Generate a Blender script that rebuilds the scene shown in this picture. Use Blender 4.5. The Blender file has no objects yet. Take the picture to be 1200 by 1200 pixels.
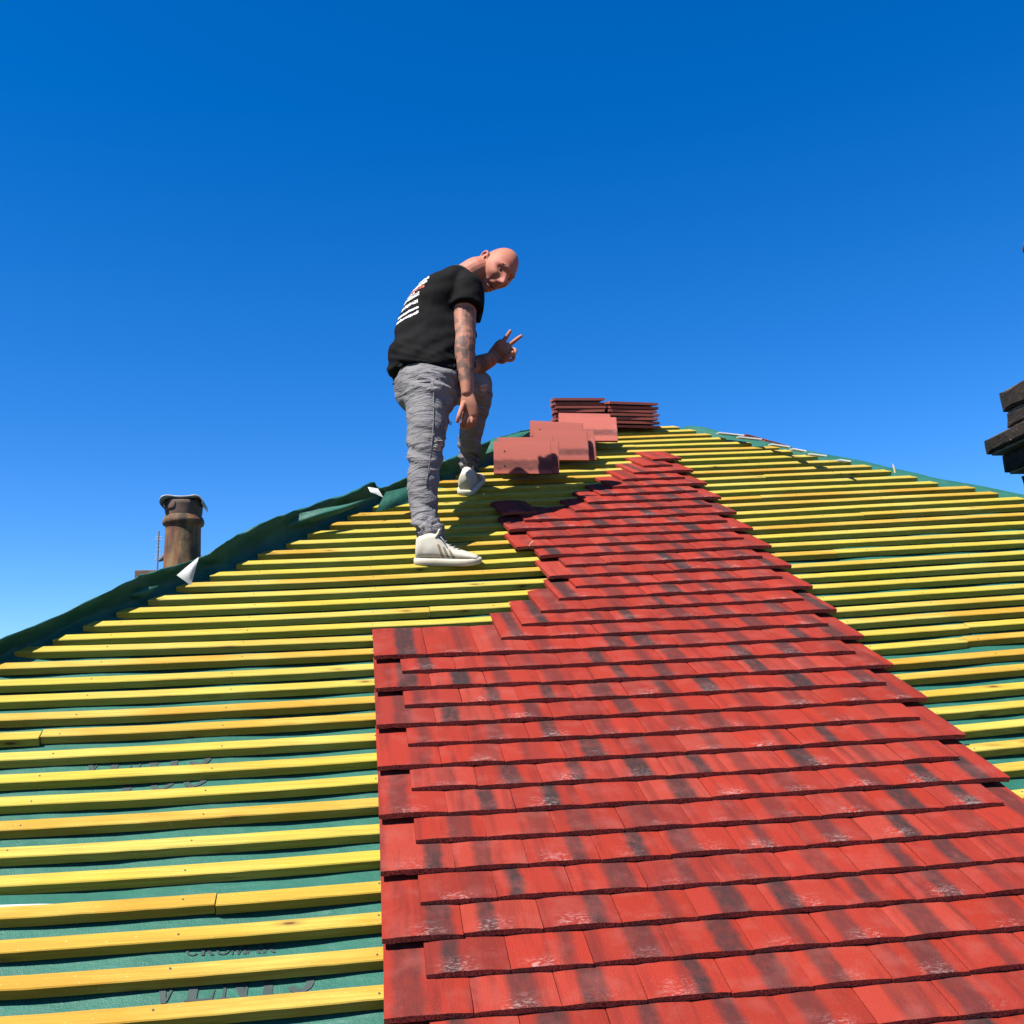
import bpy, bmesh, math, random
from mathutils import Vector, Matrix, noise
rnd = random.Random(11)
scene = bpy.context.scene
COL = scene.collection
PI = math.pi

# ------------------------------------------------------------------ camera
ZC = 7.2                                     # eye height above the street
PSI, SLOPE, ROLL, PITCH = 0.148398, 0.570663, -0.041291, math.radians(13.0)
HGT, U0, V0, GAUGE = 1.565382, 0.030918, 1.553044, 0.102167
CAM = Vector((0, 0, ZC))
FW = Vector((math.sin(PSI)*math.cos(PITCH), math.cos(PSI)*math.cos(PITCH), math.sin(PITCH)))
_rt = Vector((math.cos(PSI), -math.sin(PSI), 0)); _up = _rt.cross(FW)
RT = _rt*math.cos(ROLL) + _up*math.sin(ROLL)
UP = _up*math.cos(ROLL) - _rt*math.sin(ROLL)
cam_d = bpy.data.cameras.new('camera'); cam_d.sensor_width = 36; cam_d.lens = 36.0
cam_d.clip_start = 0.05; cam_d.clip_end = 3000
cam = bpy.data.objects.new('camera', cam_d); COL.objects.link(cam)
M = Matrix((RT, UP, -FW)).transposed().to_4x4(); M.translation = CAM
cam.matrix_world = M
scene.camera = cam

# ------------------------------------------------------------------ sky, sun, exposure
SUN = Vector((-0.45, -0.345, 0.825)).normalized()
w = bpy.data.worlds.new('World'); scene.world = w; w.use_nodes = True
nt = w.node_tree; nt.nodes.clear()
sky = nt.nodes.new('ShaderNodeTexSky'); sky.sky_type = 'NISHITA'; sky.sun_disc = False
sky.sun_elevation = math.asin(SUN.z); sky.sun_rotation = math.atan2(SUN.x, SUN.y)
sky.altitude = 1500; sky.air_density = 1.0; sky.dust_density = 0.0; sky.ozone_density = 3.0
hs = nt.nodes.new('ShaderNodeHueSaturation'); hs.inputs['Saturation'].default_value = 1.40; hs.inputs['Value'].default_value = 1.46; hs.inputs['Hue'].default_value = 0.509
bgn = nt.nodes.new('ShaderNodeBackground'); bgn.inputs['Strength'].default_value = 0.05
wo = nt.nodes.new('ShaderNodeOutputWorld')
nt.links.new(sky.outputs[0], hs.inputs['Color']); nt.links.new(hs.outputs[0], bgn.inputs['Color'])
nt.links.new(bgn.outputs[0], wo.inputs['Surface'])
sl = bpy.data.lights.new('sun', 'SUN'); sl.energy = 5.0; sl.angle = math.radians(0.5); sl.color = (1, 0.95, 0.87)
so = bpy.data.objects.new('sun', sl); COL.objects.link(so); so.location = (-6, -4, 16)
so.rotation_euler = SUN.to_track_quat('Z', 'Y').to_euler()
vs = scene.view_settings
vs.view_transform = 'Standard'; vs.look = 'None'; vs.gamma = 1; vs.use_curve_mapping = False; vs.exposure = 1.5
scene.cycles.max_bounces = 6

# ------------------------------------------------------------------ frames of reference
NU = Vector((1, 0, 0)); NV = Vector((0, math.cos(SLOPE), math.sin(SLOPE))); NN = Vector((0, -math.sin(SLOPE), math.cos(SLOPE)))
def roof(u, v, w=0.0):            # point of the roof slope: across, up the slope, off the slope
    return CAM + NU*(u+U0) + NV*(v+V0) + NN*(w-HGT)
def pt(x, y, z):                  # a surveyed point: photo bearing and distance
    return CAM + ((x-600)/1200*RT - (y-600)/1200*UP + FW)*z
ROOF_M = Matrix((NU, NV, NN)).transposed().to_4x4()

def interp(x, xs, ys):
    if x <= xs[0]: return ys[0]
    for k in range(1, len(xs)):
        if x <= xs[k]:
            t = (x-xs[k-1])/(xs[k]-xs[k-1]); return ys[k-1]+(ys[k]-ys[k-1])*t
    return ys[-1]
def smooth(a, b, x):
    t = min(1, max(0, (x-a)/(b-a))); return t*t*(3-2*t)
def field(u, i):                  # the old roof sags a little, so the battens bow
    return GAUGE*i + .029754*u + .020731*u*u + .0021598*u*i - .0031619*u**3 - .00014705*u*u*i

# ------------------------------------------------------------------ object helpers
def mesh_obj(name, bm, mat, parent=None, smooth_shade=False, origin=None):
    me = bpy.data.meshes.new(name)
    if origin is not None: bmesh.ops.translate(bm, verts=bm.verts, vec=-Vector(origin))
    bm.to_mesh(me); bm.free()
    return link_mesh(name, me, mat, parent, smooth_shade, origin)
def link_mesh(name, me, mat, parent=None, smooth_shade=False, origin=None):
    o = bpy.data.objects.new(name, me); COL.objects.link(o)
    if mat is not None:
        for m in (mat if isinstance(mat, (list, tuple)) else [mat]): me.materials.append(m)
    if smooth_shade:
        for p in me.polygons: p.use_smooth = True
    if origin is not None: o.location = origin
    if parent is not None:
        o.parent = parent; o.matrix_parent_inverse = Matrix.Translation(-Vector(parent.location)) if not parent.parent else Matrix.Identity(4)
    return o
def empty(name, loc):
    o = bpy.data.objects.new(name, None); COL.objects.link(o); o.location = loc; o.empty_display_size = .1
    return o
def tag(o, label=None, cat=None, group=None, kind=None):
    if label: o['label'] = label
    if cat: o['category'] = cat
    if group: o['group'] = group
    if kind: o['kind'] = kind
    return o
def child_of(o, p):               # parent p sits at its own origin with no rotation
    o.parent = p; o.matrix_parent_inverse = p.matrix_world.inverted() if False else Matrix.Translation(-p.location)

def add_box(bm, o, ax, ay, az, lx, ly, lz, bevel=0):
    vsx = []
    for k in (0, 1):
        for j in (0, 1):
            for i in (0, 1):
                vsx.append(bm.verts.new(o + ax*(lx*i) + ay*(ly*j) + az*(lz*k)))
    f = [(0, 2, 3, 1), (4, 5, 7, 6), (0, 1, 5, 4), (1, 3, 7, 5), (3, 2, 6, 7), (2, 0, 4, 6)]
    fs = [bm.faces.new([vsx[q] for q in t]) for t in f]
    if bevel:
        es = set(e for q in fs for e in q.edges)
        bmesh.ops.bevel(bm, geom=list(es), offset=bevel, segments=1, affect='EDGES')
    return vsx
X, Y, Z = Vector((1, 0, 0)), Vector((0, 1, 0)), Vector((0, 0, 1))

def catmull(P, s):
    out = []
    n = len(P)
    for i in range(n-1):
        p0 = P[max(i-1, 0)]; p1 = P[i]; p2 = P[i+1]; p3 = P[min(i+2, n-1)]
        for k in range(s):
            t = k/s
            out.append(tuple(0.5*((2*b)+(-a+c)*t+(2*a-5*b+4*c-d)*t*t+(-a+3*b-3*c+d)*t**3) for a, b, c, d in zip(p0, p1, p2, p3)))
    out.append(tuple(P[-1])); return out
def loft(bm, pts, rads, ax=None, n=18, s=4, cap=True):
    """closed tube through pts with elliptical sections (ra along ax, rb across)"""
    rads = [(r, r) if not isinstance(r, (tuple, list)) else r for r in rads]
    D = catmull([tuple(p)+tuple(r) for p, r in zip(pts, rads)], s)
    P = [Vector(d[:3]) for d in D]; R = [(max(d[3], .001), max(d[4], .001)) for d in D]
    ax = Vector(ax) if ax is not None else None
    if cap:                                   # rounded ends
        t0 = (P[0]-P[1]).normalized(); t1 = (P[-1]-P[-2]).normalized()
        r0 = min(R[0]); r1 = min(R[-1])
        pre = [(P[0]+t0*(r0*q), (R[0][0]*c, R[0][1]*c)) for q, c in ((.6, .3), (.5, .62), (.28, .88))]
        post = [(P[-1]+t1*(r1*q), (R[-1][0]*c, R[-1][1]*c)) for q, c in ((.28, .88), (.5, .62), (.6, .3))]
        P = [a for a, _ in pre]+P+[a for a, _ in post]; R = [b for _, b in pre]+R+[b for _, b in post]
    rings = []
    prev = ax
    for k, p in enumerate(P):
        t = (P[min(k+1, len(P)-1)]-P[max(k-1, 0)]).normalized()
        a = ax if ax is not None else prev
        if a is None: a = t.orthogonal()
        a = (a - t*a.dot(t)).normalized(); b = t.cross(a); prev = a
        rings.append([bm.verts.new(p + a*(R[k][0]*math.cos(2*PI*j/n)) + b*(R[k][1]*math.sin(2*PI*j/n))) for j in range(n)])
    for A, B in zip(rings, rings[1:]):
        for j in range(n): bm.faces.new((A[j], A[(j+1) % n], B[(j+1) % n], B[j]))
    bm.faces.new(list(reversed(rings[0]))); bm.faces.new(rings[-1])
def tube(bm, pts, r, n=6): loft(bm, pts, [r]*len(pts), n=n, s=1, cap=False)
def lathe(bm, base, prof, n=32, axis=Z):
    a = axis.orthogonal().normalized(); b = axis.cross(a); rings = []
    for r, h in prof: rings.append([bm.verts.new(base+axis*h+a*(r*math.cos(2*PI*j/n))+b*(r*math.sin(2*PI*j/n))) for j in range(n)])
    for A, B in zip(rings, rings[1:]):
        for j in range(n): bm.faces.new((A[j], A[(j+1) % n], B[(j+1) % n], B[j]))
def remesh(bm, voxel, smooth_it=2):           # union of the overlapping shells as one skin
    me = bpy.data.meshes.new('tmp'); bmesh.ops.recalc_face_normals(bm, faces=bm.faces); bm.to_mesh(me); bm.free()
    o = bpy.data.objects.new('tmp', me); COL.objects.link(o)
    m = o.modifiers.new('r', 'REMESH'); m.mode = 'VOXEL'; m.voxel_size = voxel
    if smooth_it:
        s = o.modifiers.new('s', 'SMOOTH'); s.iterations = smooth_it; s.factor = .5
    dg = bpy.context.evaluated_depsgraph_get(); out = bpy.data.meshes.new_from_object(o.evaluated_get(dg))
    bpy.data.objects.remove(o); bpy.data.meshes.remove(me)
    return out

# ------------------------------------------------------------------ materials
class NT:
    def __init__(s, name, rough=.7, spec=.3):
        s.m = bpy.data.materials.new(name); s.m.use_nodes = True; s.t = s.m.node_tree
        s.b = s.t.nodes['Principled BSDF']; s.b.inputs['Roughness'].default_value = rough
        s.b.inputs['Specular IOR Level'].default_value = spec
        s.tc = s.n('ShaderNodeTexCoord')
    def n(s, k, **kw):
        o = s.t.nodes.new(k)
        for a, v in kw.items(): setattr(o, a, v)
        return o
    def l(s, a, b): s.t.links.new(a, b)
    def val(s, sock, v):
        if hasattr(v, 'is_linked') or hasattr(v, 'links'): s.l(v, sock)
        else: sock.default_value = v
    def mapping(s, src, scale=(1, 1, 1), loc=(0, 0, 0)):
        m = s.n('ShaderNodeMapping'); m.inputs['Scale'].default_value = scale; s.val(m.inputs['Location'], loc); s.l(src, m.inputs['Vector']); return m.outputs[0]
    def noise(s, vec, scale, detail=4, rough=.55, dist=0):
        o = s.n('ShaderNodeTexNoise'); o.inputs['Scale'].default_value = scale; o.inputs['Detail'].default_value = detail
        o.inputs['Roughness'].default_value = rough; o.inputs['Distortion'].default_value = dist; s.l(vec, o.inputs['Vector']); return o.outputs['Fac']
    def ramp(s, f, stops, mode='LINEAR'):
        r = s.n('ShaderNodeValToRGB'); r.color_ramp.interpolation = mode; e = r.color_ramp.elements
        while len(e) < len(stops): e.new(.5)
        for q, (p, c) in zip(e, stops): q.position = p; q.color = (c, c, c, 1) if isinstance(c, (int, float)) else tuple(c)+(1,)
        s.l(f, r.inputs[0]); return r.outputs[0]
    def mix(s, f, a, b, mode='MIX'):
        o = s.n('ShaderNodeMix', data_type='RGBA', blend_type=mode)
        s.val(o.inputs[0], f)
        for sock, v in ((o.inputs[6], a), (o.inputs[7], b)):
            if isinstance(v, (tuple, list)): sock.default_value = tuple(v)+(1,)
            else: s.l(v, sock)
        return o.outputs[2]
    def math(s, op, a, b=0.0, c=0.0):
        o = s.n('ShaderNodeMath', operation=op); s.val(o.inputs[0], a); s.val(o.inputs[1], b); s.val(o.inputs[2], c); return o.outputs[0]
    def rand(s): return s.n('ShaderNodeObjectInfo').outputs['Random']
    def bump(s, h, strength=.3, dist=.002):
        b = s.n('ShaderNodeBump'); b.inputs['Strength'].default_value = strength; b.inputs['Distance'].default_value = dist
        s.l(h, b.inputs['Height']); s.l(b.outputs[0], s.b.inputs['Normal'])
    def color(s, c):
        if isinstance(c, (tuple, list)): s.b.inputs['Base Color'].default_value = tuple(c)+(1,)
        else: s.l(c, s.b.inputs['Base Color'])

def mat_wood(name, warm):
    k = NT(name, .65, .15)
    r = k.rand(); off = k.n('ShaderNodeCombineXYZ'); k.l(k.math('MULTIPLY', r, 37.0), off.inputs[0]); k.l(k.math('MULTIPLY', r, 11.0), off.inputs[1])
    ob = k.mapping(k.tc.outputs['Object'], (1, 1, 1), off.outputs[0])
    g1 = k.noise(k.mapping(ob, (1.2, 55, 55)), 3.0, 7, .65, .6)
    g2 = k.noise(k.mapping(ob, (1.1, 4, 4)), 2.0, 4)
    r2 = k.math('FRACT', k.math('MULTIPLY', r, 13.7))
    base = k.mix(r, (.30, .246, .027), (.275, .228, .032)) if not warm else k.mix(r, (.295, .195, .022), (.275, .150, .015))
    base = k.mix(k.ramp(g2, [(.42, 0), (.66, 1)]), base, (.315, .262, .055))
    o2 = k.noise(k.mapping(ob, (.9, 2, 2)), 1.7, 3); base = k.mix(k.math('MULTIPLY', k.ramp(o2, [(.5, 0), (.66, 1)]), k.math('MULTIPLY_ADD', r2, .8 if warm else .35, .1)), base, (.27, .128, .010))
    base = k.mix(k.ramp(g1, [(.42, 0), (.70, .75)]), base, (.19, .11, .012))
    v = k.n('ShaderNodeTexVoronoi'); v.inputs['Scale'].default_value = 1.0; k.l(k.mapping(ob, (5.5, 19, 19)), v.inputs['Vector'])
    kn = k.math('MULTIPLY', k.ramp(v.outputs['Distance'], [(.06, 1), (.10, .4), (.24, 0)]), k.math('GREATER_THAN', v.outputs['Color'], .55))
    base = k.mix(kn, base, (.085, .032, .008))
    sc = k.noise(k.mapping(ob, (25, 25, 25)), 5, 2)
    base = k.mix(k.ramp(sc, [(.66, 0), (.74, .6)]), base, (.34, .29, .11))
    k.color(base); k.bump(g1, .45, .0018); return k.m
def mat_tile(name='tile_red', dull=0.0):
    k = NT(name, .8, .12)
    r = k.rand(); off = k.n('ShaderNodeCombineXYZ'); k.l(k.math('MULTIPLY', r, 61.0), off.inputs[0]); k.l(k.math('MULTIPLY', r, 23.0), off.inputs[1])
    ob = k.tc.outputs['Object']; obo = k.mapping(ob, (1, 1, 1), off.outputs[0])
    base = k.mix(r, (0.186, 0.0150, 0.0066), (0.145, 0.0135, 0.0074))
    rt = k.math('FRACT', k.math('MULTIPLY', r, 211.7)); base = k.mix(k.ramp(rt, [(.80, 0), (.98, .6)]), base, (.10, .014, .011)); base = k.mix(k.ramp(rt, [(.03, .32), (.22, 0)]), base, (.25, .050, .034))
    r2 = k.math('FRACT', k.math('MULTIPLY', r, 17.31)); base = k.mix(k.math('MULTIPLY', r2, .45), base, (0.2164, 0.02164, 0.014))
    n1 = k.noise(k.mapping(obo, (30, 2.6, 30)), 1.0, 4); base = k.mix(k.ramp(n1, [(.5, 0), (.72, .75)]), base, (0.07636, 0.01082, 0.008912))
    if dull: base = k.mix(dull, base, (.29, .10, .080))
    # one broad charcoal streak up the tile, place and width differ from tile to tile
    sx = k.n('ShaderNodeSeparateXYZ'); k.l(ob, sx.inputs[0])
    r3 = k.math('FRACT', k.math('MULTIPLY', r, 43.7)); r4 = k.math('FRACT', k.math('MULTIPLY', r, 91.3)); r5 = k.math('FRACT', k.math('MULTIPLY', r, 7.77))
    cx = k.math('MULTIPLY_ADD', r3, .02, -.045) if dull else k.math('MULTIPLY_ADD', r3, .085, -.040)
    wob = k.math('MULTIPLY_ADD', k.noise(k.mapping(obo, (1, 9, 1)), 2.0, 3), .02, -.01)
    d = k.math('ABSOLUTE', k.math('ADD', k.math('SUBTRACT', sx.outputs[0], cx), wob))
    wd = k.math('MULTIPLY_ADD', r4, .017, .006)
    st = k.n('ShaderNodeMapRange', interpolation_type='SMOOTHSTEP'); k.l(d, st.inputs[0]); k.l(wd, st.inputs[1]); k.l(k.math('ADD', wd, .021), st.inputs[2])
    st.inputs[3].default_value = 1; st.inputs[4].default_value = 0
    amt = k.math('MULTIPLY', st.outputs[0], k.math('MULTIPLY_ADD', r5, .5, .3) if dull else k.math('MULTIPLY_ADD', r5, .80, .28))
    amt = k.math('MULTIPLY', amt, k.ramp(k.noise(k.mapping(obo, (60, 30, 60)), 1.0, 3), [(.25, .7), (.6, 1)]))
    base = k.mix(amt, base, (0.02273, 0.01364, 0.01364))
    # pale scuffs near the tail where tiles have rubbed in the stack
    sc = k.noise(k.mapping(obo, (30, 70, 30)), 1.6, 6, .7, 1.5)
    near = k.n('ShaderNodeMapRange', interpolation_type='SMOOTHSTEP'); k.l(sx.outputs[1], near.inputs[0]); near.inputs[1].default_value = .008; k.l(k.math('MULTIPLY_ADD', r5, .05, .022), near.inputs[2]); near.inputs[3].default_value = 1; near.inputs[4].default_value = 0
    nx = k.n('ShaderNodeMapRange', interpolation_type='SMOOTHSTEP'); k.l(k.math('ABSOLUTE', k.math('SUBTRACT', sx.outputs[0], k.math('MULTIPLY_ADD', r4, .05, -.025))), nx.inputs[0]); nx.inputs[1].default_value = .01; nx.inputs[2].default_value = .055; nx.inputs[3].default_value = 1; nx.inputs[4].default_value = 0
    m = k.math('MULTIPLY', k.math('MULTIPLY', near.outputs[0], nx.outputs[0]), k.ramp(sc, [(.5, 0), (.66, 1)]))
    r6 = k.math('FRACT', k.math('MULTIPLY', r, 133.7)); base = k.mix(k.math('MULTIPLY', m, k.ramp(r6, [(.38, .03), (1.0, .62)])), base, (0.3409, 0.2576, 0.2424))
    sp = k.noise(k.mapping(obo, (1, 1, 1)), 160, 3, .6); base = k.mix(k.ramp(sp, [(.66, 0), (.78, .3)]), base, (0.2727, 0.1212, 0.1061))
    dust = k.noise(obo, 14, 3); base = k.mix(k.ramp(dust, [(.5, 0), (.8, .28)]), base, (0.2197, 0.07576, 0.06439))
    # grainy concrete body on the tail face only
    # its colour is also lightened, standing in for light on this shaded edge
    ns = k.n('ShaderNodeSeparateXYZ'); k.l(k.tc.outputs['Normal'], ns.inputs[0])
    gr = k.noise(obo, 260, 3, .7); body = k.mix(k.ramp(gr, [(.38, 0), (.62, 1)]), (.075, .012, .010), (.34, .10, .075))
    base = k.mix(k.math('LESS_THAN', ns.outputs[1], -.6), base, body)
    k.color(base); k.bump(gr, .9, .0025); return k.m
def mat_membrane():
    k = NT('membrane_green', .55, .3)
    ob = k.tc.outputs['Object']
    n1 = k.noise(ob, 9, 5, .65); n2 = k.noise(k.mapping(ob, (2, 14, 2)), 3, 5, .7, .8)
    c = k.mix(k.ramp(n1, [(.3, 0), (.75, 1)]), (0.007576, 0.06061, 0.04167), (0.01288, 0.08485, 0.06061))
    c = k.mix(k.ramp(n2, [(.58, 0), (.74, .45)]), c, (0.06439, 0.1288, 0.1098))
    k.color(c)
    w = k.n('ShaderNodeTexVoronoi'); w.inputs['Scale'].default_value = 380; k.l(ob, w.inputs['Vector'])
    f = k.noise(ob, 30, 4)
    k.bump(k.math('ADD', k.math('MULTIPLY', w.outputs['Distance'], .5), k.math('MULTIPLY', f, 2.5)), .35, .004); return k.m
def mat_plain(name, c, rough=.7, c2=None, scale=20, bump=0, spec=.3, dist=.002):
    k = NT(name, rough, spec); n = k.noise(k.tc.outputs['Object'], scale, 5, .6)
    k.color(k.mix(k.ramp(n, [(.3, 0), (.72, 1)]), c, c2) if c2 else c)
    if bump: k.bump(k.noise(k.tc.outputs['Object'], scale*4, 4, .65), bump, dist)
    return k.m
WOOD = mat_wood('batten_wood', False); WOOD_WARM = mat_wood('batten_wood_warm', True); TILE = mat_tile(); TILE_LOOSE = mat_tile('tile_red_loose', .58); GREEN = mat_membrane()
WHITE_FILM = mat_plain('membrane_white_side', (0.3788, 0.3788, 0.3712), .5, (0.3182, 0.3409, 0.3333), 18)
PRINT = mat_plain('print_grey', (.016, .026, .026), .6, (.026, .042, .04), 40) #(0.02652, 0.04545, 0.04545), .6, (0.04545, 0.07576, 0.07197), 40)
BRICK = mat_plain('brick_red', (0.1515, 0.04924, 0.0303), .85, (0.197, 0.08333, 0.05303), 25, .5)
MORTAR = mat_plain('mortar_grey', (0.2273, 0.2121, 0.1894), .9, (0.2879, 0.2727, 0.2424), 40, .5)

# ------------------------------------------------------------------ ground
bm = bmesh.new(); g = 40
for i in range(g+1):
    for j in range(g+1): bm.verts.new((-900+1800*i/g, -900+1800*j/g, 0))
bm.verts.ensure_lookup_table()
for i in range(g):
    for j in range(g): bm.faces.new([bm.verts[a] for a in (i*(g+1)+j, (i+1)*(g+1)+j, (i+1)*(g+1)+j+1, i*(g+1)+j+1)])
tag(mesh_obj('ground', bm, mat_plain('ground_asphalt', (.042, .036, .030), .95, (.055, .046, .038), .6)), kind='structure')

# ------------------------------------------------------------------ the house and its roof
house = tag(empty('house', (0, 3.0, 0)), 'hipped house roof being retiled with yellow battens, green membrane and red tiles', 'house')

NB = 41
LEFT = {15: -1.115, 16: -1.023, 17: -.953, 18: -.869, 19: -.784, 20: -.705, 21: -.60, 22: -.515, 23: -.444, 24: -.341, 25: -.261, 26: -.173, 27: -.099, 28: .01, 29: .069, 30: .17, 31: .29, 32: .43, 33: .56, 34: .665, 35: .73, 36: .79, 37: .86, 38: .92, 39: .99, 40: 1.06}
RIGHT = {40: 1.886, 39: 1.968, 38: 2.033, 37: 2.093, 36: 2.215, 35: 2.344, 34: 2.397, 33: 2.504, 32: 2.655, 31: 2.729, 30: 2.795, 29: 2.889, 28: 2.951, 27: 3.109, 26: 3.183}
def left_u(i): return LEFT.get(i, -1.115+.0846*(i-15)) if i == int(i) else interp(i, [int(i), int(i)+1], [left_u(int(i)), left_u(int(i)+1)])
def right_u(i): return RIGHT.get(i, 3.183+.095*(26-i)) if i == int(i) else interp(i, [int(i), int(i)+1], [right_u(int(i)), right_u(int(i)+1)])
KN = [-1.4, -.6, 0, .8, 1.6, 2.2, 3.3]
RES = {5: [0, -.001, -.003, .006, .014, .015, .015], 6: [-.002, -.001, .003, .006, .010, .010, .010], 7: [-.006, -.004, 0, .003, .005, .006, .006],
 8: [-.006, -.004, 0, -.002, -.004, -.005, -.005], 12: [.006, .004, .001, .003, .004, .005, .005], 14: [.012, .008, .002, -.003, -.006, -.008, -.008],
 15: [.02, .009, -.005, -.010, -.012, -.014, -.014], 16: [-.004, -.004, -.006, -.012, -.017, -.020, -.021], 17: [-.010]*3+[-.013, -.017, -.020, -.021],
 18: [-.0095]*3+[-.012, -.014, -.017, -.018], 19: [-.013]*3+[-.014, -.014, -.014, -.014], 20: [-.007]*3+[.002, .008, .0, -.010], 21: [-.0115]*3+[0, .008, .004, -.006],
 22: [-.0125]*3+[-.003, .006, .008, .010], 23: [-.0135]*3+[-.004, .005, .008, .012], 24: [-.0105]*3+[-.004, .002, .008, .016], 25: [-.008]*3+[-.005, -.003, .004, .017],
 26: [-.009]*3+[-.002, .004, .003, .012], 27: [-.003]*4+[-.004, -.006, -.006], 28: [0]*3+[-.003, -.006, -.006, -.006], 29: [.004]*3+[0, -.005, -.007, -.007],
 30: [-.004]*5+[-.003, -.003], 31: [.018]*4+[.002, -.004, -.004], 32: [.016]*4+[0, -.003, -.003], 33: [.025]*4+[.012, .004, .004], 34: [.03]*4+[.015, .014, .016],
 35: [.031]*4+[.010, -.012, -.012], 36: [.031]*4+[.010, -.003, -.003], 37: [-.003]*7, 38: [-.011]*7, 39: [-.016]*7, 40: [-.032]*7}
def batten_v(u, i):
    r = interp(u, KN, RES[i]) if i in RES else 0.0
    return field(u, i) + r

# --- membrane sheets, lapped, slack between the rafters
LAPS = [-7, 3.45, 11.55, 20.4, 29.6, 41.6]
def sag(u, v):
    s = .5-.5*math.cos(2*PI*(u/.42))
    return -.006*s + .0055*noise.noise(Vector((u*2.6, v*5.5, 3.1))) - .003
def sheet_w(u, v, k):
    return min(-.001, sag(u, v)) + .0015*(k % 2)
def lap_lift(u, k): return .010*max(0, noise.noise(Vector((u*1.3+4, k*3.3, 1.7)))) + (.012*smooth(-.35, -.8, u) if k == 1 else 0)
def membrane_sheet(k):
    bm = bmesh.new(); i0, i1 = LAPS[k], LAPS[k+1]
    a0 = i0-.0; a1 = i1+1.1 if k < len(LAPS)-2 else i1
    nv, nu = int((a1-a0)*3)+1, 90
    grid = []
    for r in range(nv+1):
        row = []; i = a0+(a1-a0)*r/nv
        ul = left_u(max(i, -7))-.10; ur = right_u(max(i, -7))+.13
        for c in range(nu+1):
            u = ul+(ur-ul)*c/nu
            v = field(u, i)
            edge = smooth(.9, 0, (i-a0)) if k > 0 else 0
            if r == 0: v += .018*noise.noise(Vector((u*1.7, k*9.1, 0)))
            wv = sheet_w(u, v, k) + edge*(.004+lap_lift(u, k)) - (.004 if (a1-i) < 1.1 and k < len(LAPS)-2 else 0)
            tuck = max(0, .10-(u-ul))*0.25 + max(0, .13-(ur-u))*.35
            row.append(bm.verts.new(roof(u, v, wv-tuck)))
        grid.append(row)
    for A, B in zip(grid, grid[1:]):
        for c in range(nu): bm.faces.new((A[c], A[c+1], B[c+1], B[c]))
    return mesh_obj('membrane_sheet', bm, GREEN, house, True, roof(0, field(0, a0)))
for k in range(len(LAPS)-1): membrane_sheet(k)
# pale selvedge along the laps
for k in range(1, len(LAPS)-1):
    bm = bmesh.new(); i0 = LAPS[k]; A = []; ul, ur = left_u(i0)-.05, right_u(i0)+.05
    for c in range(91):
        u = ul+(ur-ul)*c/90; v = field(u, i0)+.018*noise.noise(Vector((u*1.7, k*9.1, 0)))
        wv = sheet_w(u, v, k)+.005+lap_lift(u, k)
        t = .0035+.003*noise.noise(Vector((u*9, k, 0)))
        A.append((bm.verts.new(roof(u, v-.001, wv+.0015)), bm.verts.new(roof(u, v+t, wv+.0035))))
    for (a, b), (c, d) in zip(A, A[1:]): bm.faces.new((a, c, d, b))
    mesh_obj('membrane_edge', bm, WHITE_FILM, house, True, roof(0, field(0, i0)))

# --- battens
def batten_piece(i, u0, u1, skl=0.0, skr=0.0, dv=0.0, hw=.038, ht=.025, bow=0.0):
    hw = .038; bm = bmesh.new(); n = max(2, int((u1-u0)/.045)); org = roof(u0, batten_v(u0, i), 0)
    rows = []; sd = i*7.7+u0*3.1
    for c in range(n+1):
        t = c/n; u = u0+(u1-u0)*t
        v = batten_v(u, i)+dv+.0026*noise.noise(Vector((u*1.6, sd, 0)))+.0010*noise.noise(Vector((u*14, sd, 5)))
        wv = .0012*noise.noise(Vector((u*2.2, sd, 9)))+bow*math.sin(PI*t)
        ch = .0012*noise.noise(Vector((u*34, sd, 2)))
        sk = skl*(1-t) if t < .5 else 0
        sk2 = skr*t if t > .5 else 0
        f = 1.0 if c in (0, n) else 0.0
        ub = u+(skl if c == 0 else skr if c == n else 0)
        b = .0022
        q = [(u, v, wv+.0005), (u, v+ch, wv+ht-b), (u, v+b+ch, wv+ht), (ub, v+hw-b, wv+ht), (ub, v+hw, wv+ht-b), (ub, v+hw, wv+.0005)]
        rows.append([bm.verts.new(roof(*p)) for p in q])
    for A, B in zip(rows, rows[1:]):
        for j in range(6): bm.faces.new((A[j], B[j], B[(j+1) % 6], A[(j+1) % 6]))
    bm.faces.new(rows[0]); bm.faces.new(list(reversed(rows[-1])))
    bmesh.ops.transform(bm, matrix=ROOF_M.transposed(), verts=bm.verts, space=Matrix.Translation(-org)) if False else None
    bmesh.ops.translate(bm, verts=bm.verts, vec=-org)
    inv = ROOF_M.transposed()
    bmesh.ops.transform(bm, matrix=inv, verts=bm.verts)
    me = bpy.data.meshes.new('batten'); bm.to_mesh(me); bm.free(); me.materials.append(WOOD_WARM if rnd.random() < interp(i, [0, 8, 14, 30], [.8, .5, .22, .12]) else WOOD)
    o = bpy.data.objects.new('batten', me); COL.objects.link(o)
    o.parent = house; o.matrix_parent_inverse = Matrix.Translation(-house.location)
    o.matrix_world = Matrix.Translation(org) @ ROOF_M
    mm = Matrix.Translation(org) @ ROOF_M
    o.location = mm.to_translation(); o.rotation_euler = mm.to_euler()
    return o
JOINTS = {14: 2.60, 13: 2.12, 12: 2.05, 8: .55, 3: -.35, 20: 1.95, 24: 2.3, 30: 2.05, 33: 1.4, 10: -.9, 17: .2, 1: .9, 27: 1.9, 36: 1.5}
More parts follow.
